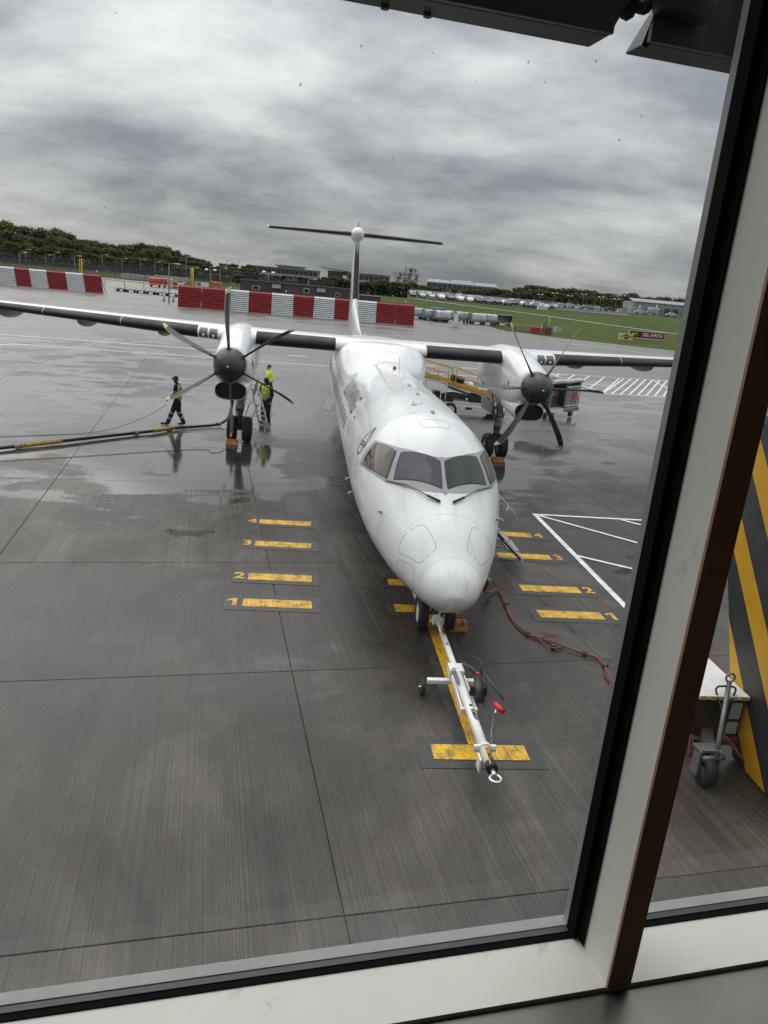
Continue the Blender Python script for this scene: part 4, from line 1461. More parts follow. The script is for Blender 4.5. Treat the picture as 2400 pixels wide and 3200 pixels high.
def person(name, loc, rz, J, cloth, label, cap=False, hood=False):
    """J: joints in local coords (facing -Y, x to the person's left); one voxel-merged body"""
    b = MB()
    bones = []

    def cap_(a, c, r0, r1, tag, n=12):
        a, c = Vector(a), Vector(c)
        d = (c - a)
        L = d.length
        d.normalize()
        u = Vector((0, 0, 1)) if abs(d.z) < .9 else Vector((1, 0, 0))
        p = d.cross(u).normalized()
        u = p.cross(d)
        rs = []
        for k in range(5):
            t = pi / 2 * (1 - k / 4)
            rs.append((a - d * (r0 * sin(t)), r0 * max(cos(t), .02)))
        for k in range(5):
            t = pi / 2 * k / 4
            rs.append((c + d * (r1 * sin(t)), r1 * max(cos(t), .02)))
        b.rings([[q + (p * cos(2 * pi * i / n) + u * sin(2 * pi * i / n)) * r for i in range(n)] for q, r in rs], 0)
        bones.append((a, c, r0, r1, tag))

    def ell(c, r, tag, rot=None):
        b.sphere(c, r, 16, 10, mat=rot)
        bones.append((Vector(c), Vector(c) + Vector((0, 0, .001)), min(r), min(r), tag))
    pel, chest, neck, head = [Vector(J[k]) for k in ('pelvis', 'chest', 'neck', 'head')]
    ell(pel, (.155, .115, .13), 'hip')
    cap_(pel + Vector((0, 0, .06)), pel.lerp(chest, .55), .148, .15, 'torso')
    for s_ in (-1, 1):
        cap_(pel.lerp(chest, .35) + Vector((.05 * s_, 0, 0)), chest + Vector((.08 * s_, 0, .04)), .125, .118, 'torso')
    cap_(chest + Vector((-.12, 0, .10)), chest + Vector((.12, 0, .10)), .085, .085, 'torso')
    cap_(chest + Vector((0, 0, .14)), neck, .07, .055, 'neck')
    cap_(neck, head - Vector((0, 0, .06)), .055, .055, 'neck')
    fw = Vector(J.get('look', (0, -1, 0))).normalized()
    ell(head, (.075, .092, .112), 'head')
    cap_(head + fw * .05 + Vector((0, 0, -.065)), head + fw * .06 + Vector((0, 0, -.07)), .042, .035, 'head')
    cap_(head + fw * .088 + Vector((0, 0, .0)), head + fw * .105 + Vector((0, 0, -.03)), .010, .014, 'head', 8)
    sdv = fw.cross(Vector((0, 0, 1)))
    for s_ in (-1, 1):
        ell(head + sdv * (.074 * s_) + Vector((0, 0, -.005)), (.016, .022, .032), 'head')
    if cap:
        cap_(head + Vector((0, 0, .05)), head + Vector((0, 0, .065)), .088, .078, 'cap')
        cap_(head + fw * .09 + Vector((0, 0, .05)), head + fw * .155 + Vector((0, 0, .035)), .03, .018, 'cap')
        for s_ in (-1, 1):
            ell(head + sdv * (.085 * s_), (.03, .04, .045), 'cap')
    elif hood:
        ell(head - fw * .015 + Vector((0, 0, .025)), (.10, .11, .125), 'hood')
        cap_(neck - fw * .02, head - Vector((0, 0, .06)) - fw * .03, .085, .085, 'hood')
    else:
        ell(head - fw * .012 + Vector((0, 0, .035)), (.083, .095, .092), 'hair')
    for sd_, k in (('l', 1), ('r', -1)):
        sh, el, wr = Vector(J['sh' + sd_]), Vector(J['el' + sd_]), Vector(J['wr' + sd_])
        cap_(sh, el, .078, .066, 'arm')
        cap_(el, wr, .066, .047, 'fore')
        hd = Vector(J.get('hd' + sd_, wr - el)).normalized()
        pm = wr + hd * .055
        sid = hd.cross(Vector((0, 0, 1)))
        sid = sid.normalized() if sid.length > .1 else Vector((0, 1, 0))
        cap_(wr + hd * .015, pm + hd * .03, .03, .036, 'hand')
        pn = hd.cross(sid).normalized()
        for q, (o_, L) in enumerate(((-.03, .05), (-.01, .062), (.01, .058), (.03, .042))):
            r0 = pm + hd * .035 + sid * o_
            m_ = r0 + hd * L * .6 + pn * .012
            cap_(r0, m_, .0095, .009, 'hand', 8)
            cap_(m_, m_ + hd * L * .35 + pn * .025, .009, .008, 'hand', 8)
        cap_(wr + hd * .03 + sid * .03 * k, wr + hd * .075 + sid * .062 * k, .012, .010, 'hand', 8)
        hp_, kn, an = Vector(J['hp' + sd_]), Vector(J['kn' + sd_]), Vector(J['an' + sd_])
        cap_(hp_, kn, .112, .088, 'thigh')
        cap_(kn, an, .088, .076, 'shin')
        toe = Vector(J['toe' + sd_])
        cap_(an - Vector((0, 0, .02)), an + (toe - an) * .2 - Vector((0, 0, .035)), .05, .048, 'shoe')
        cap_(an + (toe - an) * .1 - Vector((0, 0, .045)), toe, .045, .038, 'shoe')
    tmp = b.build(name, [SKIN], fix=True)
    md = tmp.modifiers.new('m', 'REMESH')
    md.mode = 'VOXEL'
    md.voxel_size = .0095
    md.use_smooth_shade = True
    sm = tmp.modifiers.new('s', 'SMOOTH')
    sm.factor = .5
    sm.iterations = 3
    dg = bpy.context.evaluated_depsgraph_get()
    me = bpy.data.meshes.new_from_object(tmp.evaluated_get(dg))
    bpy.data.objects.remove(tmp)
    mats = [SKIN, NAVY, HIVIS, REFL, HAIR, SHOE, HIVIS2]
    me.materials.clear()
    for mm in mats:
        me.materials.append(mm)
    idx = []
    for p_ in me.polygons:
        c = p_.center
        best, bt, btag = 9, 0, ''
        for a, d, r0, r1, tag in bones:
            ab = d - a
            t = max(0, min(1, (c - a).dot(ab) / max(ab.length_squared, 1e-9)))
            q = (c - (a + ab * t)).length - (r0 + (r1 - r0) * t)
            if q < best:
                best, bt, btag = q, t, tag
        idx.append(cloth(btag, bt, c))
    me.polygons.foreach_set('material_index', idx)
    me.polygons.foreach_set('use_smooth', [True] * len(idx))
    body = bpy.data.objects.new("body", me)
    COL.objects.link(body)
    root = empty(name, loc, rz, label, "person", "ground crew")
    body.parent = root
    return root


def c_walk(tag, t, c):
    if tag in ('torso',):
        if 1.12 < c.z < 1.17 or .98 < c.z < 1.03:
            return 3
        return 6 if c.z > .88 else 1
    if tag == 'hip':
        return 6 if c.z > .93 and c.y > -.02 else 1
    if tag == 'arm':
        return 3 if .62 < t < .76 else 1
    if tag in ('shin',):
        return 3 if (.02 < t < .16 or .5 < t < .64) else 1
    return {'head': 0, 'cap': 1, 'hand': 5, 'shoe': 5, 'neck': 1}.get(tag, 1)


def c_vest(tag, t, c):
    if tag == 'torso' or (tag == 'hip' and c.z > .90):
        if 1.08 < c.z < 1.125 or .98 < c.z < 1.025:
            return 3
        return 2
    return {'head': 0, 'hand': 0, 'shoe': 5}.get(tag, 1)


def c_jacket(tag, t, c):
    if tag in ('torso', 'arm', 'fore') or (tag == 'hip' and c.z > .86):
        if tag == 'torso' and (1.08 < c.z < 1.13 or .96 < c.z < 1.0):
            return 3
        if tag == 'fore' and .45 < t < .6 or tag == 'arm' and .55 < t < .68:
            return 3
        return 2
    return {'head': 0, 'hair': 4, 'hand': 0, 'shoe': 5, 'neck': 2}.get(tag, 1)


# local frame faces -Y; rz turns the figure.  Walker strides towards image left.
walk = dict(pelvis=(0, 0, .93), chest=(0, -.03, 1.28), neck=(0, -.035, 1.50), head=(0, -.06, 1.635), look=(0, -1, -.05),
            shl=(.19, -.02, 1.42), ell=(.24, -.05, 1.14), wrl=(.22, -.24, .98), hdl=(0, -.8, -.6),
            shr=(-.19, -.02, 1.42), elr=(-.26, .08, 1.14), wrr=(-.24, -.02, .92), hdr=(0, -.3, -1),
            hpl=(.09, .0, .90), knl=(.10, -.16, .50), anl=(.10, -.32, .10), toel=(.11, -.54, .06),
            hpr=(-.09, 0, .90), knr=(-.10, .02, .48), anr=(-.10, .20, .11), toer=(-.11, .02, .05))
person("person", (-6.78, 17.8, 0), -pi / 2 - .05, walk, c_walk, "worker in dark uniform, cap and hi-vis vest walking left across the apron", cap=True)
stand = dict(pelvis=(0, 0, .92), chest=(0, -.02, 1.27), neck=(0, -.03, 1.49), head=(0, -.05, 1.60), look=(-.2, -1, -.1),
             shl=(.19, 0, 1.41), ell=(.26, .02, 1.12), wrl=(.24, -.06, .86), hdl=(0, -.15, -1),
             shr=(-.19, 0, 1.41), elr=(-.25, -.06, 1.14), wrr=(-.16, -.26, 1.08), hdr=(.3, -.9, .1),
             hpl=(.09, 0, .89), knl=(.11, -.02, .49), anl=(.12, .03, .09), toel=(.14, -.16, .05),
             hpr=(-.09, 0, .89), knr=(-.11, -.04, .49), anr=(-.12, .0, .09), toer=(-.14, -.2, .05))
person("person", (-3.74, 19.5, 0), -.55, stand, c_vest, "worker in black hood and bright yellow vest standing behind the step ladder", hood=True)
pock = dict(stand)
pock.update(head=(0, -.045, 1.645), look=(-.3, -1, -.15), wrl=(.14, -.16, 1.0), ell=(.29, .03, 1.14), hdl=(-.6, -.5, -.4), elr=(-.29, .03, 1.14), wrr=(-.14, -.16, 1.0), hdr=(.6, -.5, -.4))
person("person", (-3.85, 23.95, 0), -1.15, pock, c_jacket, "bare-headed man in bright yellow jacket standing farthest from the camera")

# ------------------------------------------------------------------ belt loader behind the fuselage
YL = pmat("yellow_rail_paint", (.60, .34, .03), .45, var=.15, vscale=5, dirt=(.2, .13, .05), dscale=6)
GREYP = pmat("grey_vehicle_paint", (.36, .37, .37), .45, var=.1, vscale=4, dirt=(.16, .15, .14), dscale=4)
LGREY = pmat("pale_vehicle_paint", (.60, .61, .60), .42, var=.08, vscale=4, dirt=(.3, .29, .27), dscale=4)
bl = empty("belt_loader", (5.2, 24.6, 0), label="baggage belt loader with yellow rails behind the fuselage", cat="belt loader")
MB().box((5.4, 24.7, .52), (3.4, 1.5, .46)).box((5.4, 23.93, .42), (3.4, .06, .3)).build("chassis", LGREY, bl, world=True, bevel=.03)
MB().box((6.2, 25.0, 1.0), (1.1, .7, .6)).box((4.7, 25.0, .85), (1.0, .6, .35)).build("engine_cover", GREYP, bl, world=True, bevel=.04)
ca, cb = Vector((1.9, 24.4, 2.02)), Vector((6.6, 24.4, .98))
MB().bar(ca, cb, .9, .16).build("conveyor_frame", LGREY, bl, world=True)
MB().bar(ca + Vector((0, 0, .10)), cb + Vector((0, 0, .10)), .7, .04).build("belt", BLACKP, bl, world=True)
for dy in (-.47, .47):
    MB().bar(ca + Vector((0, dy, .08)), cb + Vector((0, dy, .08)), .06, .14).build("side_rail", YL, bl, world=True)
for dy in (-.5, .5):
    r0, r1 = Vector((2.3, 24.4 + dy, 2.62)), Vector((4.3, 24.4 + dy, 2.2))
    pts_ = [r0 - Vector((0, 0, .65)), r0, r1, r1 - Vector((0, 0, .66))]
    t = MB().tube(pts_, .022, 8).tube([r0 - Vector((0, 0, .32)), r1 - Vector((0, 0, .32))], .018, 8)
    for k in (.33, .66):
        q = r0.lerp(r1, k)
        t.tube([q, q - Vector((0, 0, .65))], .018, 8)
    t.build("handrail", YL, bl, world=True)
    r0, r1 = Vector((4.45, 24.4 + dy, 2.2)), Vector((5.6, 24.4 + dy, 1.92))
    MB().tube(smooth([r0 - Vector((0, 0, .7)), r0 - Vector((0, 0, .1)), r0 + Vector((.1, 0, 0)), r1, r1 + Vector((.1, 0, -.1)), r1 - Vector((-.1, 0, .66))], 4), .022, 8).tube([r0 - Vector((0, 0, .35)), r1 - Vector((-.1, 0, .35))], .017, 8).build("handrail", YL, bl, world=True)
MB().tube(smooth([(3.1, 23.85, .75), (3.1, 23.85, 1.55), (3.2, 23.85, 1.62), (4.0, 23.85, 1.55), (4.05, 23.85, 1.45), (4.05, 23.85, .75)], 4), .025, 8).build("guard_rail", LGREY, bl, world=True)
MB().bar((4.2, 24.3, 1.35), (6.3, 24.3, .75), .12, .12).bar((6.3, 24.9, 1.3), (4.6, 24.9, .75), .1, .1).tube([(5.0, 24.5, .8), (5.5, 24.5, 1.2)], .05, 8).build("lift_arm", GREYP, bl, world=True)
MB().box((4.2, 24.2, .86), (.5, .5, .3)).box((5.5, 24.15, .92), (.6, .4, .34)).box((3.75, 24.6, .9), (.3, .5, .4)).tube(smooth([(3.9, 24.1, 1.0), (4.5, 24.0, 1.12), (5.1, 24.05, .95), (5.8, 24.0, 1.1)], 5), .05, 8).tube(smooth([(4.1, 24.3, 1.1), (4.9, 24.2, .9), (5.6, 24.3, 1.15)], 5), .035, 8).build("machinery", BLACKP, bl, world=True)
for x in (4.35, 6.55):
    for y in (24.0, 25.35):
        c = Vector((x, y, .34))
        w_ = MB().lathe([(-.1, .2), (-.1, .3), (-.07, .34), (.07, .34), (.1, .3), (.1, .2)], c, (0, 1, 0), 22, 0, False, False).build("wheel", TYRE, bl, world=True)
        MB().lathe([(-.09, 0), (-.09, .2), (.09, .2), (.09, 0)], c, (0, 1, 0), 18).build("rim", ALU, w_, world=True)
MB().box((5.2, 23.895, .47), (.3, .012, .1)).build("badge_plate", BLACKP, bl, world=True)
MB().box((4.9, 23.92, 1.33), (.14, .012, .12)).build("sticker", YELLOW, bl, world=True)
MB().box((4.62, 23.91, 1.40), (.1, .012, .06)).build("sticker", RED, bl, world=True)
o = empty("suitcase", (4.62, 24.4, 1.55), 0, "black suitcase lying on the belt loader", "suitcase")
mt = Matrix.Rotation(.22, 3, 'Y')
MB().box((0, 0, .16), (.62, .42, .28), mt).build("shell", pmat("black_suitcase_fabric", (.012, .012, .013), .7, bump=.3), o, bevel=.05)
MB().tube([mt @ Vector((-.12, -.215, .17)), mt @ Vector((-.1, -.25, .17)), mt @ Vector((.1, -.25, .17)), mt @ Vector((.12, -.215, .17))], .012, 6).build("handle", BLACKP, o)
for s_ in (-1, 1):
    MB().lathe([(-.02, .03), (.02, .03)], mt @ Vector((.32, .15 * s_, .05)), (0, 1, 0), 10).build("castor", BLACKP, o)

# ------------------------------------------------------------------ luggage cart marked A
bc = empty("baggage_cart", (10.4, 26.1, 0), 0, "open grey baggage cart with letter A panel behind the right propeller", "baggage cart")
ux, uy = Vector((.72, .69, 0)), Vector((-.69, .72, 0))
o3 = Vector((10.25, 25.9, 0))


def cl_(a, b, z):
    return o3 + ux * a + uy * b + Vector((0, 0, z))


rot = Matrix((ux, uy, Vector((0, 0, 1)))).transposed()
PANELG = pmat("grey_cart_panel", (.19, .195, .20), .5, metal=.2, var=.15, vscale=3, dirt=(.14, .13, .12), dscale=5)
MB().box(cl_(.2, .75, .46), (3.1, 1.6, .12), rot).build("deck", LGREY, bc, world=True)
MB().box(cl_(.95, -.06, 1.06), (1.45, .05, 1.0), rot).build("side_panel", PANELG, bc, world=True)
MB().box(cl_(1.70, .75, 1.1), (.05, 1.6, 1.2), rot).build("end_panel", PANELG, bc, world=True)
MB().box(cl_(.2, 1.55, 1.1), (3.1, .04, 1.15), rot).build("back_panel", PANELG, bc, world=True)
for a, b in ((-1.3, -.04), (-1.3, 1.5), (.22, -.04), (1.68, -.04), (1.68, 1.5)):
    MB().box(cl_(a, b, 1.1), (.06, .06, 1.25), rot).build("post", PANELG, bc, world=True)
for a in (.55, 1.0, 1.4):
    MB().box(cl_(a, -.095, 1.06), (.03, .03, 1.0), rot).build("panel_rib", LGREY, bc, world=True)
MB().box(cl_(.95, -.095, 1.56), (1.5, .04, .06), rot).box(cl_(.95, -.095, .62), (1.5, .04, .05), rot).build("panel_trim", LGREY, bc, world=True)
MB().box(cl_(.2, .75, 1.75), (3.15, 1.65, .05), rot).build("roof", pmat("dark_roof_sheet", (.05, .052, .055), .4), bc, world=True)
MB().tube(smooth([cl_(-1.35, -.05, 1.84), cl_(-.5, -.08, 1.86), cl_(.4, -.05, 1.82), cl_(1.3, -.1, 1.86), cl_(1.8, -.05, 1.80)]), [.1, .11, .1, .09, .1, .12, .11, .1, .1] + [.1] * 24, 10).build("rolled_cover", pmat("pale_tarpaulin", (.55, .55, .54), .5, var=.25, vscale=6, bump=.6, bscale=9), bc, world=True)
MB().box(cl_(.90, -.120, 1.08), (.62, .012, .42), rot).build("pink_panel", pmat("pink_panel_paint", (.30, .10, .19), .5, var=.15), bc, world=True)
mtx = Matrix.Translation(cl_(.90, -.128, 1.08)) @ rot.to_4x4() @ Matrix.Rotation(pi / 2, 4, 'X')
o = text_obj("letter", "A", .46, LETTER, mtx, bc, extrude=.002)
o.data.transform(Matrix.Translation(-Vector(bc.location)))
MB().box(cl_(1.42, -.120, 1.15), (.22, .012, .26), rot).build("yellow_sticker", YELLOW, bc, world=True)
MB().box(cl_(.95, -.12, .40), (1.5, .05, .14), rot).build("bumper", pmat("worn_red_bumper", (.20, .12, .125), .5, var=.5, vscale=5), bc, world=True)
MB().bar(cl_(-1.3, -.05, .40), cl_(.2, -.05, .40), .05, .08).tube([cl_(-1.35, .75, .4), cl_(-2.6, .75, .25)], .03, 8).build("draw_bar", LGREY, bc, world=True)
for a in (-.8, 1.2):
    for b in (.05, 1.45):
        c = cl_(a, b, .19)
        w_ = MB().lathe([(-.06, .1), (-.06, .17), (.06, .17), (.06, .1)], c, uy, 18, 0, False, False).build("wheel", TYRE, bc, world=True)
        MB().lathe([(-.05, 0), (-.05, .11), (.05, .11), (.05, 0)], c, uy, 14).build("rim", STEEL, w_, world=True)
bagcols = [((.03, .03, .035), "black"), ((.10, .02, .025), "maroon"), ((.05, .08, .16), "blue"), ((.05, .05, .05), "charcoal"), ((.30, .30, .31), "grey"), ((.30, .07, .03), "rust coloured")]
for k, (a, b, z, dx, dy, dz) in enumerate([(-.95, .5, .52, .7, .45, .28), (-.25, .55, .52, .65, .5, .3), (-.9, .55, .81, .62, .4, .26), (-.2, .5, .83, .6, .42, .25), (-.55, .55, 1.08, .7, .42, .26), (-.1, .45, 1.10, .4, .4, .22)]):
    col, nm = bagcols[k]
    o = empty("suitcase", cl_(a, b, z), 0, f"{nm} suitcase stacked inside the baggage cart marked A", "suitcase", "suitcases in the baggage cart")
    r_ = rot @ Matrix.Rotation(random.uniform(-.12, .12), 3, 'Z')
    MB().box((0, 0, dz / 2), (dx, dy, dz), r_).build("shell", pmat("suitcase_" + nm, col, .55, var=.2), o, bevel=.035)
    MB().tube([r_ @ Vector((-.1, -dy / 2 - .005, dz / 2)), r_ @ Vector((-.08, -dy / 2 - .03, dz / 2)), r_ @ Vector((.08, -dy / 2 - .03, dz / 2)), r_ @ Vector((.1, -dy / 2 - .005, dz / 2))], .01, 6).build("handle", BLACKP, o)

# ------------------------------------------------------------------ the window the photo is taken through
WD, WN = Vector((.990, .1405, 0)).normalized(), Vector((-.1405, .990, 0)).normalized()
WROT = Matrix((WD, WN, Vector((0, 0, 1)))).transposed()
CZ = CAM.z


def wp(s, n, z):
    return Vector((CAM.x, CAM.y, 0)) + WD * s + WN * n + Vector((0, 0, CZ + z))


def wbox(mb, s0, s1, n0, n1, z0, z1, m=0):
    return mb.box(wp((s0 + s1) / 2, (n0 + n1) / 2, (z0 + z1) / 2), (s1 - s0, n1 - n0, z1 - z0), WROT, m)


WHITEW = pmat("white_window_paint", (.82, .815, .75), .45, var=.03, vscale=3, dirt=(.45, .43, .38), dscale=16)
SHADEBROWN = pmat("brown_mullion_shade", (.36, .215, .115), .45, var=.1, vscale=3)  # brown put in for the unlit room side of the white mullion
BLKSEAL = pmat("black_window_seal", (.006, .006, .007), .8, spec=.08)
FRAMEG = pmat("grey_outer_frame", (.30, .31, .29), .45, var=.1, vscale=6)
FRAMED = pmat("dark_grey_frame", (.055, .058, .058), .4, var=.15, vscale=6)
win = empty("window", tuple(wp(0, 1.2, -1.42)), 0, "large window with white mullion and sill through which the apron is seen", "window")
N1, N0 = 1.19, 1.057
S0, S1 = .886, .944
LEFT, RIGHT = -2.6, 2.9
ZS, ZH = -1.415, 2.3
mbx = MB()
wbox(mbx, S0 + .003, S1 - .003, N0 + .003, N1 + .03, ZS - .05, ZH)
mbx.build("mullion", WHITEW, win, world=True)
wbox(MB(), S0, S1, N0 - .004, N0 + .003, ZS + .001, ZH).build("mullion_shaded_face", SHADEBROWN, win, world=True)
wbox(MB(), LEFT, RIGHT, N0 + .001, N1 + .02, ZS - .03, ZS).build("sill", WHITEW, win, world=True)
wbox(MB(), LEFT, RIGHT, N0 - .75, N0 - .004, ZS - .10, ZS - .012).build("ledge", pmat("brushed_grey_metal", (.20, .195, .175), .38, metal=.75, var=.12, vscale=3, rvar=.08), win, world=True)
wbox(MB(), LEFT, RIGHT, N0 - .003, N1 + .1, ZH, ZH + .3).build("head", WHITEW, win, world=True)
panes = ((LEFT, S0), (S1, RIGHT))
GLASS = bpy.data.materials.new("window_glass")
GLASS.use_nodes = True
nt = GLASS.node_tree
nt.nodes.clear()
fr = nd(nt, 'ShaderNodeFresnel', IOR=1.35)
tr = nd(nt, 'ShaderNodeBsdfTransparent', Color=(.97, .98, .975, 1))
gl = nd(nt, 'ShaderNodeBsdfGlossy', Roughness=.0)
mx = nt.nodes.new('ShaderNodeMixShader')
nt.links.new(fr.outputs[0], mx.inputs[0])
nt.links.new(tr.outputs[0], mx.inputs[1])
nt.links.new(gl.outputs[0], mx.inputs[2])
# haze of the room's reflection painted into the glass, strongest along the bottom edge
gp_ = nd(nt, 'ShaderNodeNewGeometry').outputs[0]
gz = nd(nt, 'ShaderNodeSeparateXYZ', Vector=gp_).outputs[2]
haze = noise(nt, gp_, 3.2, 6, .6, .4)
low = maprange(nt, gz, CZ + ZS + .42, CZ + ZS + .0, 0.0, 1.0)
fac = mth(nt, 'MULTIPLY', maprange(nt, haze, .35, .75, .25, 1.0), mth(nt, 'MULTIPLY_ADD', low, .085, .008))
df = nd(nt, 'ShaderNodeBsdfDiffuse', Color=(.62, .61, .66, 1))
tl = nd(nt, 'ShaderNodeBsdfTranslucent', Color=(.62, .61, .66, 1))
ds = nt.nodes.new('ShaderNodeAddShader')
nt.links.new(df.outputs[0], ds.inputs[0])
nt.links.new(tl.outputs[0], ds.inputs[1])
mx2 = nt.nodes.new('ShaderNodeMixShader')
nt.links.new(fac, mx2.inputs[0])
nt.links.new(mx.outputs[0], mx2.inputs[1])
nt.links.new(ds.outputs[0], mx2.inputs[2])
ot = nt.nodes.new('ShaderNodeOutputMaterial')
nt.links.new(mx2.outputs[0], ot.inputs[0])
for a, b in panes:
    # black seals inside, grey frame outside
    sg = 1 if a > 0 else -1
    e_ = a if a > 0 else b
    q = MB()
    wbox(q, a, b, N1 - .001, N1 + .014, ZS - .01, ZS + .003)
    wbox(q, min(e_, e_ + .0145 * sg), max(e_, e_ + .0145 * sg), N1 - .004, N1 + .028, ZS + .003, ZH)
    wbox(q, min(e_, e_ + .0015 * sg), max(e_, e_ + .0015 * sg), N1 - .030, N1 - .004, ZS + .003, ZH)
    q.build("seal", BLKSEAL, win, world=True)
    wbox(MB(), a, b, N1 + .015, N1 + .029, ZS - .01, ZS + .005).build("lower_frame", FRAMED, win, world=True)
    q = MB()
    wbox(q, a, b, N1 + .034, N1 + .062, ZS - .03, ZS + .004)
    wbox(q, min(e_, e_ + .008 * sg), max(e_, e_ + .008 * sg), N1 + .033, N1 + .055, ZS + .004, ZH)
    q.build("outer_frame", FRAMEG, win, world=True)
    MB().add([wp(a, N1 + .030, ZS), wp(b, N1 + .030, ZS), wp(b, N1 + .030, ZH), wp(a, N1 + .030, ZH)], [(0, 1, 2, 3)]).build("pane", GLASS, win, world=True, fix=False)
# rain spots on the outside of the glass
DROP = bpy.data.materials.new("rain_drop")
DROP.use_nodes = True
nt = DROP.node_tree
b_ = nt.nodes['Principled BSDF']
b_.inputs['Base Color'].default_value = (.85, .87, .9, 1)
b_.inputs['Roughness'].default_value = .25
b_.inputs['Alpha'].default_value = .30
rnd = random.Random(5)
mb = MB()
spots = [(-.62, .30), (-.56, .245), (-.53, .30), (-.38, .33), (-.36, .27), (-.35, .235), (-.53, .20), (-.345, .23), (-.25, .40), (.05, .46), (.24, .35), (.36, .36), (.41, .33), (.50, .37), (.55, .32), (.60, .40), (.29, .22), (.40, .16), (.66, .28), (.70, .33), (.13, .30), (.22, .10), (-.15, .08), (-.1, .35), (-.45, .05), (-.3, -.05), (.35, -.3), (-.5, -.5), (.1, -.7), (.45, -.6), (-.2, -.9), (.6, -.75), (.3, -1.0), (-.4, -1.1), (.5, -1.1), (1.1, -.9), (1.2, -.6)]
for s_, z_ in spots:
    r = rnd.uniform(.0009, .0022)
    mb.sphere(wp(s_ + rnd.uniform(-.02, .02), N1 + .0312, z_ + rnd.uniform(-.02, .02)), (r, r * .35, r * rnd.uniform(.9, 1.5)), 8, 6, mat=WROT)
o = mb.build("rain_drops", DROP)
prop(o, "scattered small rain drops on the window pane", "rain drops", kind="stuff")

# the room behind the camera, so that the window side stays dim
ROOM = pmat("dim_room_wall", (.20, .165, .125), .8, var=.1, vscale=1)
room = empty("viewing_room", tuple(wp(0, -1.5, -CZ + 2.9)), 0, "dim interior wall around the window", "room")
room["kind"] = "structure"
q = MB()
for s0, s1, n0, n1, z0, z1, nm in ((LEFT - .12, RIGHT + .12, -3.6, N0 - .76, -2.45, -2.35, "room_floor"), (LEFT - .12, RIGHT + .12, -3.6, 1.3, ZH + .301, ZH + .40, "room_ceiling"), (LEFT - .12, RIGHT + .12, -3.7, -3.6, -2.35, ZH + .3, "room_back_wall"), (LEFT - .12, LEFT, -3.6, 1.3, -2.35, ZH + .3, "room_side_wall"), (RIGHT, RIGHT + .12, -3.6, 1.3, -2.35, ZH + .3, "room_side_wall"), (LEFT, RIGHT, N0 - .76, N1 + .07, -5.2, ZS - .101, "wall_below_window")):
    wbox(MB(), s0, s1, n0, n1, z0, z1).build(nm, ROOM, room, world=True)

# dark shading blades and their actuator just outside the top of the window
BLADEM = pmat("black_shading_metal", (.016, .016, .0165), .5, var=.3, vscale=4)
for a, b, lab in ((-2.4, .735, "long black shading blade outside the top of the window"), (.812, 2.6, "short black shading blade at the top right of the window")):
    t = empty("shading_blade", tuple(wp((a + b) / 2, 1.55, .5)), 0, lab, "shading blade")
    m = MB()
    z0, z1, n0, n1 = .488, .66, 1.42, 1.50
    sl = .075
    if a < 0:
        poly = [(a, z0), (b, z0), (b + sl * 1.1, z1), (a, z1)]
    else:
        poly = [(a, z0), (b, z0), (b, z1), (a + .09, z1)]
    m.prism(poly, n0, n1, 0, lambda s_, z_, h: tuple(wp(s_, h, z_)))
    m.build("blade", BLADEM, t, world=True, bevel=.004)
    wbox(MB(), a, b, n0 - .012, n0 - .001, z0, z0 + .035).build("lower_lip", pmat("dark_brown_lip", (.035, .03, .027), .45), t, world=True)
    if a < 0:
        for s_ in (.0, .32, .40):
            MB().lathe([(0, .008), (.006, .007)], wp(s_, 1.485, z0 - .005), (0, 0, 1), 8).build("bolt", BLADEM, t, world=True)
        wbox(MB(), a, b, 1.56, 1.64, .62, .80).build("rear_rail", BLADEM, t, world=True)
act = empty("actuator", tuple(wp(.87, 1.5, .6)), 0, "black cylindrical actuator with grey bracket between the shading blades", "actuator")
MB().lathe([(-.005, .03), (0, .052), (.012, .058), (.20, .058), (.2, .03)], wp(.862, 1.40, .535), (.12, 0, 1), 24).build("cylinder", BLADEM, act, world=True)
MB().lathe([(0, .06), (.03, .06)], wp(.867, 1.40, .575), (.12, 0, 1), 24).build("collar", pmat("mid_grey_collar", (.10, .10, .10), .35), act, world=True)
br = [(.810, .488), (.822, .482), (.862, .545), (.832, .56)]
MB().prism(br, 1.434, 1.440, 0, lambda s_, z_, h: tuple(wp(s_, h, z_))).build("bracket", pmat("grey_bracket", (.22, .225, .23), .4, metal=.4), act, world=True)
for s_, z_ in ((.818, .492), (.836, .526)):
    MB().lathe([(0, .007), (-.008, .006)], wp(s_, 1.434, z_), WN, 8).build("bolt", BLKSEAL, act, world=True)
MB().tube(smooth([wp(.74, 1.5, .62), wp(.79, 1.48, .55), wp(.80, 1.47, .565), wp(.815, 1.45, .555), wp(.83, 1.44, .60)], 6), .012, 8).build("linkage", BLADEM, act, world=True)

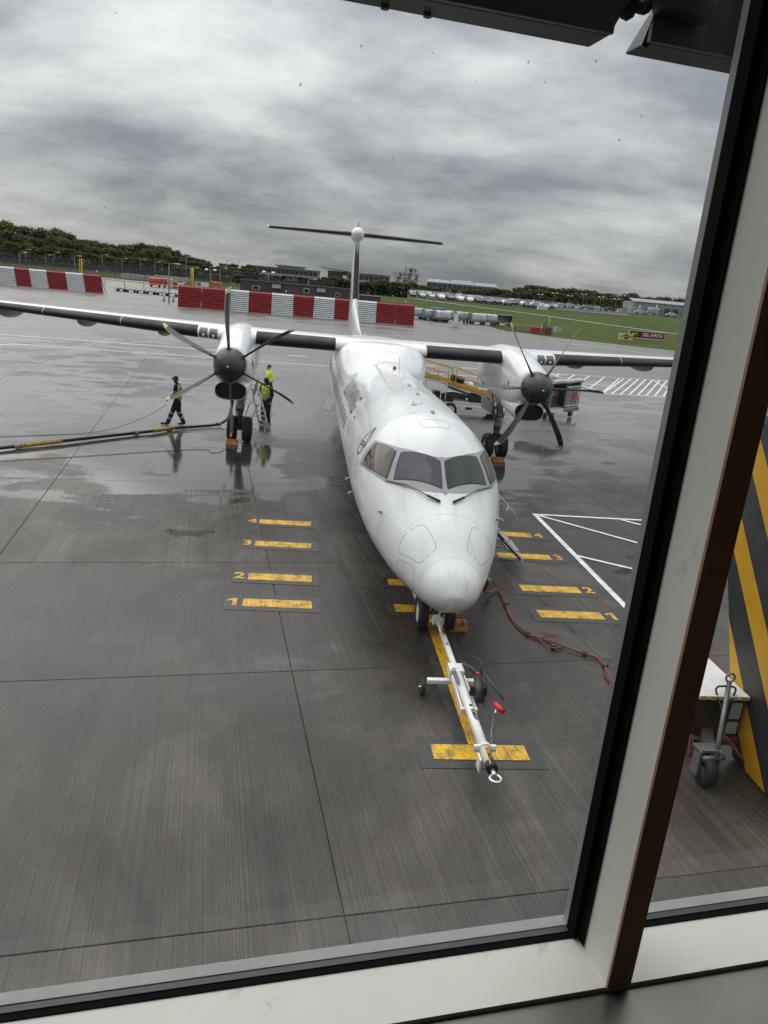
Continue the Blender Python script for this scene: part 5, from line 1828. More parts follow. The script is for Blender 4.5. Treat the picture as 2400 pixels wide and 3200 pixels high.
# ------------------------------------------------------------------ striped column and power cart at the right
def stripe_mat():
    m = bpy.data.materials.new("yellow_black_hazard_stripes")
    m.use_nodes = True
    nt = m.node_tree
    b = nt.nodes['Principled BSDF']
    pos = nd(nt, 'ShaderNodeNewGeometry').outputs[0]
    sp = nd(nt, 'ShaderNodeSeparateXYZ', Vector=pos)
    v = mth(nt, 'MULTIPLY_ADD', sp.outputs[1], -1.12, sp.outputs[2])
    w = mth(nt, 'MODULO', mth(nt, 'ADD', v, 103.0 - 2.05), 1.03)
    n1 = noise(nt, pos, 5, 5, .6)
    f = mth(nt, 'LESS_THAN', w, .44)
    yl = mixc(nt, maprange(nt, n1, .3, .7), (.52, .265, .004), (.60, .32, .01))
    bk = mixc(nt, maprange(nt, n1, .3, .7), (.018, .018, .021), (.034, .032, .033))
    c = mixc(nt, f, bk, yl)
    nt.links.new(c, b.inputs['Base Color'])
    b.inputs['Roughness'].default_value = .45
    return m


SCOL = stripe_mat()
sc_ = empty("striped_guard_panel", (3.9, -2.2, 0), 0, "tall slanted guard panel with diagonal yellow and black stripes at right edge", "guard panel")
MB().prism([(-1.5, .02), (-3.6, .02), (-3.6, 4.1), (.36, 4.1)], 3.27, 3.95, 0, lambda a, b, h: (h, a, b)).build("body", SCOL, sc_, world=True, bevel=.01)
MB().box((3.61, -1.6, 4.16), (.8, 4.1, .1)).build("cap_plate", pmat("dark_steel_plate", (.05, .05, .055), .5), sc_, world=True)
MB().box((3.61, -2.55, .012), (.6, 2.0, .022)).build("foot_plate", pmat("dark_steel_plate", (.05, .05, .055), .5), sc_, world=True)

pc = empty("ground_power_cart", (3.0, -1.2, 0), .0, "dark ground power cart with white top and grey tow bar", "power cart")
rotc = Matrix.Rotation(.04, 3, 'Z')
CBODY = pmat("dark_cart_body", (.028, .027, .026), .5, var=.2, vscale=4)
MB().box((2.93, -.80, .58), (.62, 1.45, .54)).build("body", CBODY, pc, world=True, bevel=.02)
MB().box((2.93, -.86, .895), (.66, 1.42, .05)).build("top", pmat("white_cart_top", (.72, .73, .72), .4, var=.06, vscale=5, dirt=(.4, .39, .37), dscale=9), pc, world=True, bevel=.008)
MB().lathe([(0, .02), (.03, .018), (.035, .0)], (2.98, -.92, .92), (0, 0, 1), 10).build("top_fitting", STEEL, pc, world=True)
for k in range(5):
    x = 2.62 + k * .13
    MB().box((x + .04, -1.573, .892), (.075, .006, .05)).build("yellow_edge_mark", pmat("dull_yellow_tape", (.42, .38, .03), .5), pc, world=True)
MB().box((3.14, -1.53, .70), (.14, .012, .22)).box((3.14, -1.53, .46), (.14, .012, .16)).build("access_panel", GREYP, pc, world=True)
mtx = Matrix.Translation((3.0, -1.529, .52)) @ Matrix.Rotation(pi / 2, 4, 'X')
MB().box((2.93, -.8, .30), (.58, 1.6, .08)).build("underframe", pmat("rusty_frame", (.07, .05, .035), .6, var=.4, vscale=8), pc, world=True)
# front wheel fork and tow bar
MB().bar((2.86, -1.45, .40), (2.68, -1.85, .37), .13, .12).build("fork_arm", pmat("rusty_frame", (.07, .05, .035), .6), pc, world=True)
q = MB()
for dx in (-.13, .13):
    q.box((2.60 + dx, -1.98, .30), (.02, .14, .32))
q.box((2.60, -1.93, .44), (.28, .16, .03)).tube([(2.50, -2.02, .36), (2.80, -2.0, .36)], .035, 10)
q.build("wheel_fork", pmat("galvanised_steel", (.20, .205, .21), .45, metal=.5, var=.2, vscale=8), pc, world=True)
c = Vector((2.60, -2.0, .19))
w_ = MB().lathe([(-.075, .1), (-.075, .155), (-.05, .19), (.05, .19), (.075, .155), (.075, .1)], c, (1, .05, 0), 24, 0, False, False).build("wheel", TYRE, pc, world=True)
MB().lathe([(-.06, 0), (-.06, .105), (.06, .105), (.06, 0)], c, (1, .05, 0), 16).build("rim", STEEL, w_, world=True)
GALV = pmat("galvanised_steel", (.20, .205, .21), .45)
tA, tB = Vector((2.68, -2.02, .38)), Vector((3.015, -1.46, 1.06))
MB().tube([tA, tB], .03, 12).tube([(tB + Vector((.055 * cos(a), .0, .055 + .055 * sin(a)))) for a in [2 * pi * k / 20 for k in range(20)]], .014, 8, closed=True).build("tow_bar", GALV, pc, world=True)
tm, tn = tA.lerp(tB, .55), tA.lerp(tB, .86)
MB().tube(smooth([tm, tn + Vector((-.13, .02, -.02)), tn + Vector((-.13, .03, .03)), tn + Vector((-.09, .04, .05)), tn + Vector((.07, .04, .05)), tn + Vector((.11, .03, .03)), tn + Vector((.11, .02, -.02)), tm], 5), .012, 8).build("handle", BLACKP, pc, world=True)
for k in range(2):
    o = MB().tube(smooth([(2.62 + .03 * k, -1.62, .10), (2.66 + .03 * k, -1.48, .42), (2.82, -1.42 + .03 * k, .52), (2.98, -1.50 + .03 * k, .40), (3.10, -1.62, .30 + .03 * k), (3.30, -1.75 + .04 * k, .12), (3.5, -1.9, .05)], 6), .016, 8).build("power_lead", CAB)
    prop(o, "short red power lead looped over the front of the power cart", "cable", "leads on the power cart")

# ------------------------------------------------------------------ blast fence
FWHITE = pmat("white_fence_paint", (.66, .68, .69), .5, var=.08, vscale=1.5, dirt=(.42, .42, .40), dscale=2.5)
FRED = pmat("red_fence_paint", (.30, .014, .016), .45, var=.18, vscale=1.5, dirt=(.2, .02, .02), dscale=2.5)
FREDSHADE = pmat("dark_red_gap_shade", (.075, .006, .008), .6, var=.2)  # darker fence colours standing in for shade between the slats
FWHITESHADE = pmat("grey_gap_shade", (.17, .18, .19), .6, var=.2)
FBACK = pmat("fence_frame_steel", (.10, .10, .105), .6)


def fence_proto(w, h, mat, leanx):
    t = empty("blast_fence_panel", (0, 0, 0), 0, "x", "blast fence")
    n = 11
    for i in range(n):
        z0 = .06 + (h - .1) * i / n
        z1 = z0 + (h - .1) / n * .84
        k0, k1 = z0 / h, z1 / h
        yb0, yb1 = .42 * k0, .42 * k1
        vs_ = []
        for s_ in (-1, 1):
            x = s_ * w / 2
            vs_ += [(x + leanx * k0, yb0 - .16, z0), (x + leanx * k1, yb1 + .01, z1), (x + leanx * k1, yb1 + .05, z1), (x + leanx * k0, yb0 - .12, z0)]
        MB().add(vs_, [(0, 1, 2, 3), (7, 6, 5, 4), (0, 4, 5, 1), (1, 5, 6, 2), (2, 6, 7, 3), (3, 7, 4, 0)]).build("slat", mat, t)
    MB().add([(-w / 2 + .02, .07, .03), (w / 2 - .02, .07, .03), (w / 2 - .02 + leanx, .47, h - .05), (-w / 2 + .02 + leanx, .47, h - .05), (-w / 2 + .02, .10, .03), (w / 2 - .02, .10, .03), (w / 2 - .02 + leanx, .50, h - .05), (-w / 2 + .02 + leanx, .50, h - .05)], [(0, 1, 2, 3), (7, 6, 5, 4), (0, 4, 5, 1), (1, 5, 6, 2), (2, 6, 7, 3), (3, 7, 4, 0)]).build("gap_shade_sheet", FREDSHADE if mat is FRED else FWHITESHADE, t)  # added dark sheet that gives the slat gaps their shade
    for s_ in (-.49, 0, .49):
        MB().bar((s_ * w, .08, 0), (s_ * w + leanx, .50, h), .07, .05).build("post", mat, t)
        MB().bar((s_ * w, 1.1, 0), (s_ * w + leanx * .8, .42, h * .85), .07, .07).build("rear_brace", FBACK, t)
    return t


def fence_run(xs, y_of, colors, h, leanx, where, grp):
    for i in range(len(xs) - 1):
        x0, x1 = xs[i], xs[i + 1]
        y0, y1 = y_of(x0), y_of(x1)
        w = hypot(x1 - x0, y1 - y0) - .06
        key = (round(w, 1), colors[i], leanx)
        cx, cy = (x0 + x1) / 2, (y0 + y1) / 2
        rz = atan2(y1 - y0, x1 - x0)
        lab = f"{'red' if colors[i] == 'r' else 'white'} slatted blast fence panel, {ORD[i]} {where}"
        if key not in FP:
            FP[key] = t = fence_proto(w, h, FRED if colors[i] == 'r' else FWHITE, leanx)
            t.location = (cx, cy, tz(cx, cy))
            t.rotation_euler = (0, 0, rz)
            t["label"], t["group"] = lab, grp
        else:
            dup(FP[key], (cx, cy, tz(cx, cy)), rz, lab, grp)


ORD = ["first", "second", "third", "fourth", "fifth", "sixth", "seventh", "eighth", "ninth", "tenth", "eleventh", "twelfth"]
FP = {}
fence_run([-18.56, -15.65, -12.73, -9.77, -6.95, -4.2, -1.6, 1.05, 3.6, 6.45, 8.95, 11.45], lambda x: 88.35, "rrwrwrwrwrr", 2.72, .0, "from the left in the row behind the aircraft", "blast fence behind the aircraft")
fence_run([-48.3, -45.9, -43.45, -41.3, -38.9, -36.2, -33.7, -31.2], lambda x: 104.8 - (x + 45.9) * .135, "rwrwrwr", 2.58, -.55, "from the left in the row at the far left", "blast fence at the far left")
lampm = pmat("pale_lamp_lens", (.75, .70, .60), .3)
for x, y in ((-17.9, 89.3), (-12.0, 87.9), (-5.2, 89.2), (-32.3, 103.8), (10.2, 89.2)):
    t = empty("obstacle_light", (x, y, tz(x, y)), 0, "small obstruction light on top of the blast fence", "light", "obstruction lights on the blast fence")
    MB().tube([(0, 0, 0), (0, 0, 2.85)], .03, 6).build("post", FBACK, t)
    MB().sphere((0, 0, 2.93), (.09, .09, .11), 8, 6).build("lamp", lampm, t)

# ------------------------------------------------------------------ covered baggage carts
TARPS = [pmat("white_cart_cover", (.52, .53, .53), .5, var=.22, vscale=2.2, bump=.8, bscale=3, dirt=(.25, .25, .25), dscale=3), pmat("silver_cart_cover", (.40, .41, .42), .45, var=.28, vscale=2.5, bump=.8, bscale=3)]
CARTF = pmat("grey_cart_frame", (.16, .165, .17), .5, var=.2)


def cart_proto(tarp, open_side=False):
    t = empty("covered_baggage_cart", (0, 0, 0), 0, "x", "baggage cart")
    MB().box((0, 0, .42), (2.5, 1.4, .12)).build("deck", CARTF, t)
    n, rs = 14, []
    for i in range(n + 1):
        x = -1.22 + 2.44 * i / n
        r2 = random.Random(i * 7)
        ring = []
        for (y, z) in ((-.70, .55), (-.71, .9), (-.70, 1.35), (-.62, 1.58), (0, 1.66), (.62, 1.58), (.70, 1.3), (.70, .55)):
            ring.append((x, y + r2.uniform(-.035, .035), z + r2.uniform(-.04, .04) - (.06 * sin(pi * (i % 7) / 7) if z > 1.5 else 0)))
        rs.append(ring)
    if not open_side:
        MB().rings(rs, 0, True).build("cover", tarp, t)
    else:
        MB().box((0, .68, 1.0), (2.4, .04, 1.0)).box((0, 0, 1.56), (2.4, 1.4, .05)).build("cover", tarp, t)
    for x in (-1.24, 1.24):
        MB().box((x, 0, 1.02), (.05, 1.44, 1.2)).build("end_panel", CARTF, t)
    for x in (-.85, .85):
        for y in (-.55, .55):
            MB().lathe([(-.07, .05), (-.07, .2), (.07, .2), (.07, .05)], (x, y, .2), (0, 1, 0), 12).build("wheel", TYRE, t)
    MB().tube([(-1.3, 0, .4), (-2.0, 0, .3)], .03, 6).build("draw_bar", CARTF, t)
    return t


cp = [cart_proto(TARPS[0]), cart_proto(TARPS[1]), cart_proto(TARPS[1], True)]
labs = ["white covered baggage cart just right of the blast fence end", "silver covered baggage cart second along from the blast fence", "white covered baggage cart in front of the silver one", "wrinkled white baggage cart fourth along from the blast fence", "silver covered cart behind the white service cabinet", "white covered cart right of the white service cabinet", "white covered cart next to last in the cart row", "open grey cart at the right end of the cart row"]
spots = [(13.9, 105.2, .1, 0), (16.0, 103.6, .12, 1), (17.5, 102.3, .1, 0), (19.3, 104.6, .1, 0), (20.8, 104.3, .3, 1), (23.2, 103.6, .15, 0), (25.1, 104.6, .15, 0), (27.9, 106.6, .1, 2)]
first = [True] * 3
for (x, y, rz, k), lab in zip(spots, labs):
    if first[k]:
        first[k] = False
        cp[k].location, cp[k].rotation_euler = (x, y, tz(x, y)), (0, 0, rz)
        cp[k]["label"], cp[k]["group"] = lab, "covered baggage carts by the grass"
    else:
        dup(cp[k], (x, y, tz(x, y)), rz, lab, "covered baggage carts by the grass")
o = empty("folded_tarpaulin", (17.2, 105.6, tz(17.2, 105.6)), 0, "blue tarpaulin lying on top of a load behind the carts", "tarpaulin")
MB().box((0, 0, .85), (2.4, 1.4, 1.7)).build("load", CARTF, o)
MB().sphere((0, 0, 1.75), (1.35, .8, .16), 14, 6).build("cover", pmat("blue_tarpaulin", (.03, .12, .32), .5, var=.2), o)
# white cabinet on plastic barriers
WPL = pmat("white_plastic", (.66, .67, .66), .5, var=.1, vscale=3)
x, y = 17.6, 91.9
o = empty("service_cabinet", (x, y + .5, tz(x, y)), 0, "white service cabinet behind low white barriers near the carts", "cabinet")
MB().box((.1, 0, .95), (.55, .5, 1.9)).build("housing", pmat("pale_blue_cabinet", (.50, .54, .58), .45), o, bevel=.03)
MB().box((.1, -.26, 1.1), (.42, .015, 1.2)).build("door", WPL, o)
MB().box((.55, .1, 1.15), (.35, .4, 1.0)).build("side_unit", CARTF, o)
for k in range(4):
    bx = x - .78 + k * .52
    t = empty("plastic_barrier", (bx, y - .15, tz(bx, y)), 0, "low white plastic barrier in front of the service cabinet", "barrier", "white barriers round the service cabinet")
    for zz in (.18, .48, .72):
        MB().box((0, 0, zz), (.52, .10, .10)).build("rail", WPL, t, bevel=.015)
    MB().box((-.2, 0, .4), (.09, .14, .8)).build("leg", WPL, t)

# ------------------------------------------------------------------ equipment by the grass edge
o = empty("cable_trough", (27.9, 97.0, tz(27.9, 97)), -.1, "rusty yellow beam trestle beside the grass edge", "trestle")
for dy in (-.4, .4):
    MB().box((0, dy, .85), (4.2, .12, .12)).build("beam", pmat("weathered_yellow_beam", (.42, .30, .13), .6, var=.2), o)
for k in range(4):
    MB().box((-1.8 + k * 1.2, 0, .42), (.12, .95, .84)).build("trestle_leg", pmat("weathered_concrete", (.20, .19, .17), .8, var=.3), o)
o = empty("water_barrier", (29.7, 93.8, tz(29.7, 93.8)), -.12, "red and grey ground box beside the grass edge", "barrier")
MB().box((0, 0, .45), (2.2, .7, .8)).build("red_block", pmat("red_barrier_plastic", (.33, .035, .03), .55, var=.2), o, bevel=.04)
MB().box((1.55, 0, .5), (.7, .8, .95)).build("grey_block", pmat("dark_grey_block", (.07, .07, .07), .6), o, bevel=.03)
MB().box((.9, .3, 1.25), (.5, .4, .9)).build("control_box", CARTF, o)
MB().tube([(.35, -.6, 0), (.35, -.6, 1.3)], .05, 8).build("stand_pipe", GREYP, o)
for x, y, hh, m_, lab in ((34.3, 103.4, 2.0, YELLOW, "thin yellow marker post in the grass"), (31.5, 97.0, 2.2, CARTF, "thin dark marker post beside the grass edge")):
    t = empty("marker_post", (x, y, tz(x, y)), 0, lab, "post")
    MB().tube([(0, 0, 0), (0, 0, hh)], .06, 8).build("pole", m_, t)
    MB().box((0, 0, hh), (.18, .18, .3)).build("head", m_, t)
o = MB().box((35.0, 101, tz(35, 101) + .35), (1.0, .6, .8)).build("concrete_block", pmat("pale_concrete", (.4, .4, .39), .8, var=.15))
prop(o, "pale concrete block standing in the grass by the yellow post", "block")

# ------------------------------------------------------------------ taxiway signs
def sign(loc, rz, boards, label, hgt=.78):
    t = empty("taxiway_sign", loc, rz, label, "sign")
    x = 0
    for w, bg, fg, txt in boards:
        MB().box((x + w / 2, 0, .25 + hgt / 2), (w - .02, .16, hgt)).build("board", bg, t)
        m_ = Matrix.Translation((x + w / 2, -.09, .25 + hgt / 2)) @ Matrix.Rotation(pi / 2, 4, 'X')
        text_obj("lettering", txt, hgt * .72, fg, m_, t, extrude=.004, bold=.008)
        x += w
    tot = x
    MB().box((tot / 2, .02, .25 + hgt + .03), (tot + .08, .2, .06)).box((tot / 2, .02, .22), (tot + .08, .2, .06)).box((-.02, .02, .25 + hgt / 2), (.06, .2, hgt)).build("frame", WPL, t)
    for k in (.15, .5, .85):
        MB().tube([(tot * k, 0, 0), (tot * k, 0, .25)], .04, 6).build("leg", CARTF, t)
    return t


SR_, SK_, SY_ = pmat("sign_red", (.19, .012, .022), .5), pmat("sign_black", (.012, .013, .012), .5), pmat("sign_yellow", (.66, .50, .03), .5)
SW_, SYT = pmat("sign_white_letter", (.75, .72, .7), .5), pmat("sign_yellow_letter", (.6, .52, .1), .5)
sign((45.6, 99.6, tz(45.6, 99.6)), -.08, [(1.7, SK_, SYT, "W1"), (3.6, SR_, SW_, "26L-APCH")], "red and black taxiway sign reading W1 26L-APCH on the grass", .95)
sign((41.5, 93.4, tz(41.5, 93.4)), -.08, [(.72, SY_, SK_, "\u2190T"), (.5, SK_, SYT, "W"), (.72, SY_, SK_, "W\u2192")], "small yellow and black taxiway direction sign on the grass", .72)

# ------------------------------------------------------------------ low dark building, service area things
DARKB = pmat("dark_brown_cladding", (.055, .047, .045), .6, var=.2, vscale=.6)
ROOFB = pmat("grey_flat_roof", (.14, .145, .15), .7, var=.2, vscale=.5)
b = empty("low_building", (-2, 112, tz(-2, 112)), -.118, "long low dark brown building behind the blast fence", "building")
MB().box((-2.2, 0, 1.6), (17.0, 5.0, 3.3)).build("wall", DARKB, b)
MB().box((8.7, .2, 1.25), (4.6, 4.6, 2.5)).build("annex_wall", DARKB, b)
MB().box((-2.2, 0, 3.33), (17.3, 5.3, .14)).build("roof", ROOFB, b)
MB().box((8.7, .2, 2.56), (4.8, 4.8, .1)).build("annex_roof", ROOFB, b)
for x, z, w, h in ((-.4, 2.5, .9, .8), (4.4, 2.3, .6, .6), (-8.2, 2.3, 1.2, .6)):
    f = MB().box((x, -2.52, z), (w, .08, h)).build("window", GREYP, b)
    MB().box((x, -2.57, z), (w * .7, .04, h * .65)).build("pane", CABINP, f)
for x in (-5.0, 1.9):
    MB().box((x, -2.7, 2.75), (1.3, .5, .55)).build("vent_unit", GREYP, b)


def lamp_post(x, y, h, label, flood=False, col=None):
    t = empty("lamp_post", (x, y, tz(x, y)), 0, label, "lamp post", "lamp posts across the airfield")
    m_ = col or CARTF
    MB().tube([(0, 0, 0), (0, 0, h)], [.09, .06], 8).build("pole", m_, t)
    if flood:
        for s_ in (-1, 1):
            MB().tube([(0, 0, h - .1), (.7 * s_, 0, h)], .04, 6).build("arm", m_, t)
            MB().box((.75 * s_, -.12, h - .02), (.5, .45, .14), Matrix.Rotation(.35, 3, 'X')).build("floodlight", pmat("pale_lamp_head", (.62, .64, .66), .4), t)
    else:
        MB().tube(smooth([(0, 0, h), (.25, 0, h + .22), (.9, -.1, h + .28)], 4), .05, 6).build("arm", m_, t)
        MB().box((1.1, -.12, h + .27), (.7, .3, .14)).build("lamp_head", pmat("pale_lamp_head", (.62, .64, .66), .4), t)
    return t


POLES = [(-58.9, 149.2, 3.7), (-72.5, 191.2, 3.8), (-60.7, 169.6, 3.3), (-65.4, 190.3, 3.7), (-48.2, 147.9, 3.9), (-53.5, 188.9, 4.2), (-48.7, 188.3, 3.7), (-44.1, 187.7, 3.8), (-40.5, 187.2, 3.6), (-31.2, 176.0, 5.5), (-26.8, 155.3, 3.5), (-20.3, 134.4, 4.0), (-19.8, 144.4, 4.1), (-24.0, 195.3, 5.3), (-21.7, 205.1, 5.8), (-9.0, 117.8, 4.7), (-2.5, 114.6, 4.0), (-20.6, 94.1, 4.8)]
for i, (x, y, h) in enumerate(POLES):
    fl = i in (11, 15)
    lab = {11: "twin floodlight post left of the low dark building", 15: "twin floodlight post in front of the low dark building", 16: "thin lamp post behind the white blast fence panel", 17: "tall grey lamp post left of the blast fence row"}.get(i, "grey lamp post in the service area in front of the left wood")
    lamp_post(x, y, h, lab, fl)
for x, y, h in [(93.6, 251.2, 5.0), (103.4, 260.1, 4.8), (103.1, 245.0, 4.3), (115.0, 268.7, 6.2), (92.2, 261.5, 4.2), (89.7, 271.8, 4.8), (81.5, 262.8, 3.8)]:
    lamp_post(x, y, h, "grey light mast in front of the right treeline", True)
for x, y, h, lab in ((-47.0, 148.0, 3.7, "yellow lattice mast behind the far left blast fence"), (-24.5, 140.5, 4.0, "yellow mast left of the low dark building")):
    t = empty("lattice_mast", (x, y, tz(x, y)), 0, lab, "mast")
    for dx, dy in ((-.25, -.25), (.25, -.25), (0, .25)):
        MB().tube([(dx, dy, 0), (dx, dy, h)], .05, 6).build("leg", YELLOW, t)
    q = MB()
    for k in range(8):
        z0, z1 = h * k / 8, h * (k + 1) / 8
        q.tube([(-.25, -.25, z0), (.25, -.25, z1)], .025, 5).tube([(.25, -.25, z0), (0, .25, z1)], .025, 5).tube([(0, .25, z0), (-.25, -.25, z1)], .025, 5)
    q.build("lattice", YELLOW, t)

# red hooded carts, dollies, bollards, rail and the sign board with 08
for k, (x, y, sc, lab) in enumerate(((-30.6, 137.0, 1.0, "left red hooded service cart in the service area"), (-28.6, 138.8, .85, "right red hooded service cart in the service area"))):
    t = empty("hooded_cart", (x, y, tz(x, y)), .1, lab, "service cart", "red hooded carts")
    rs = [[(xx, -.9 + .0 * xx, .35), (xx, -.9, 1.0), (xx, -.6, 1.55), (xx, 0, 1.75), (xx, .6, 1.55), (xx, .9, 1.0), (xx, .9, .35)] for xx in (-1.1 * sc, 1.1 * sc)]
    MB().rings(rs, 0, False, False, False, closed=False).build("hood", FRED, t)
    MB().box((0, 0, .4), (2.1 * sc, 1.6, .14)).box((0, .8, .8), (1.6 * sc, .06, .8)).build("deck", CARTF, t)
    MB().box((0, 0, .8), (.9, .9, .6)).build("engine", LGREY, t)
    for s_ in (-.7, .7):
        MB().lathe([(-.08, .04), (-.08, .22), (.08, .22), (.08, .04)], (s_ * sc, -.75, .22), (0, 1, 0), 12).build("wheel", TYRE, t)
o = empty("equipment_cabinet", (-26.6, 136.0, tz(-26.6, 136)), 0, "grey cabinet beside the red hooded carts", "cabinet")
MB().box((-.8, 0, .8), (1.6, 1.0, 1.6)).build("housing", GREYP, o)
MB().box((.7, 0, .6), (1.2, 1.0, 1.2)).build("side_box", LGREY, o)
MB().box((-.2, -.53, .7), (.7, .04, 1.0)).build("door", FRED, o)
dl = empty("baggage_dolly", (0, 0, 0), 0, "empty dark flat baggage dolly in the parked row left of the fence", "dolly", "dollies parked left of the blast fence")
MB().box((0, 0, .42), (1.5, 1.5, .08)).box((0, 0, .34), (.2, 1.7, .1)).build("deck", CARTF, dl)
for s_ in (-.5, .5):
    for e_ in (-.5, .5):
        MB().lathe([(-.06, .03), (-.06, .17), (.06, .17), (.06, .03)], (s_, e_, .17), (0, 1, 0), 10).build("wheel", TYRE, dl)
MB().bar((.7, .0, .46), (.7, .0, .75), .05, .05).tube([(-.75, 0, .4), (-1.15, 0, .3)], .03, 6).build("draw_bar", CARTF, dl)
for k in range(9):
    x, y = -31.2 + k * 1.55, 113.2 - k * .34
    loc, lab = (x, y, tz(x, y)), dl["label"]
    if k == 0:
        dl.location = loc
    else:
        dup(dl, loc, random.uniform(-.15, .15), lab)
for x, y in ((-21.9, 97.7), (-20.7, 97.9), (-19.95, 97.9)):
    t = MB().lathe([(0, .17), (.9, .17), (1.0, .13), (1.04, .02)], (x, y, tz(x, y)), (0, 0, 1), 12).build("bollard", WPL)
    prop(t, "white bollard at the foot of the tall lamp post", "bollard", "white bollards by the lamp post")
t = empty("height_barrier", (-30, 127, tz(-30, 127)), 0, "long low yellow rail left of the blast fence", "barrier")
MB().bar((-8, 1.5, 1.0), (6.5, -1.2, .95), .12, .16).build("rail", YELLOW, t)
for k in range(5):
    MB().box((-7.5 + k * 3.4, 1.4 - k * .63, .45), (.1, .1, .95)).build("post", CARTF, t)
t = empty("stand_number_board", (-17.0, 98.8, tz(-17, 98.8)), 0, "white board with number 08 above the red fence panels", "sign")
MB().box((0, 0, 2.55), (1.8, .1, .62)).build("board", WPL, t)
text_obj("number", "08", .62, LETTER, Matrix.Translation((-.45, -.06, 2.55)) @ Matrix.Rotation(pi / 2, 4, 'X'), t, bold=.02)
for s_ in (-.7, .7):
    MB().box((s_, .05, 1.15), (.1, .1, 2.3)).build("post", CARTF, t)
t = empty("orange_machine", (-15.2, 98.6, tz(-15.2, 98.6)), 0, "bright orange lifting machine behind the red fence panels", "machine")
OR = pmat("bright_orange_paint", (.55, .07, .015), .5)
MB().box((0, .3, .9), (1.6, 2.2, 1.4)).build("body", OR, t, bevel=.05)
MB().bar((-.45, 0, 1.4), (-.35, 0, 3.2), .35, .25).bar((.5, 0, 1.4), (.45, 0, 3.0), .5, .25).build("lift_post", OR, t)
MB().bar((-.6, 0, 3.1), (.9, 0, 2.9), .25, .2).build("cross_arm", YELLOW, t)

# ------------------------------------------------------------------ perimeter fences
FMESH = bpy.data.materials.new("chain_link_mesh")
FMESH.use_nodes = True
nt = FMESH.node_tree
pb = nt.nodes['Principled BSDF']
pb.inputs['Base Color'].default_value = (.07, .075, .08, 1)
pb.inputs['Roughness'].default_value = .6
pos = nd(nt, 'ShaderNodeNewGeometry').outputs[0]
pb.inputs['Alpha'].default_value = .42
FPOST = pmat("fence_post_steel", (.10, .105, .11), .6)


def mesh_fence(pts, h, label, step=3.0, name="perimeter_fence"):
    a0 = pts[0]
    t = empty(name, (a0[0], a0[1], tz(*a0)), 0, label, "fence")
    o0 = Vector(t.location)
    pm = None
    for (xa, ya), (xb, yb) in zip(pts[:-1], pts[1:]):
        L = hypot(xb - xa, yb - ya)
        n = max(1, int(L / step))
        m = MB()
        for k in range(n):
            p0 = (xa + (xb - xa) * k / n, ya + (yb - ya) * k / n)
            p1 = (xa + (xb - xa) * (k + 1) / n, ya + (yb - ya) * (k + 1) / n)
            m.add([(*p0, tz(*p0) + .05), (*p1, tz(*p1) + .05), (*p1, tz(*p1) + h), (*p0, tz(*p0) + h)], [(0, 1, 2, 3)])
            if pm is None:
                pm = MB().tube([(0, 0, 0), (0, 0, h), (.0, -.25, h + .35)], .05, 6).build("post", FPOST, t)
                po = pm
            else:
                po = bpy.data.objects.new("post", pm.data)
                COL.objects.link(po)
                po.parent = t
            po.location = Vector((*p0, tz(*p0))) - o0
        m.build("mesh_panel", FMESH, t, world=True, fix=False)
        MB().bar((xa, ya, tz(xa, ya) + h), (xb, yb, tz(xb, yb) + h), .06, .06).build("top_rail", FPOST, t, world=True)
    return t


mesh_fence([(-95, 158), (-60, 152), (-38, 163), (-20, 170)], 2.4, "dark chain link fence behind the far left blast fence")
mesh_fence([(-115, 199), (-60, 196), (-12, 193)], 2.6, "dark chain link fence in front of the left wood")
mesh_fence([(-14, 170), (2, 200), (14, 214)], 2.3, "chain link fence beyond the low dark building")
mesh_fence([(14, 222), (60, 217), (76, 219), (118, 236), (190, 232)], 2.0, "chain link fence along the far side of the grass")
hd_ = empty("hedge", (-70, 214, tz(-70, 214)), 0, "dark clipped hedge in front of the left wood", "hedge")

# ------------------------------------------------------------------ vegetation
def leafm(name, col):
    return pmat(name, col, .85, spec=.15, var=.35, vscale=.9)


LEAF = [[leafm("dark_leaf", (.082, .086, .036)), leafm("mid_leaf", (.120, .128, .048)), leafm("brown_leaf", (.135, .112, .066))],
        [leafm("spring_leaf", (.155, .172, .055)), leafm("mid_leaf", (0, 0, 0)), leafm("dark_leaf", (0, 0, 0))],
        [leafm("bare_twig", (.09, .078, .05)), leafm("brown_leaf", (0, 0, 0)), leafm("dark_leaf", (0, 0, 0))]]
BARK = pmat("tree_bark", (.055, .045, .035), .9, var=.3, vscale=3)


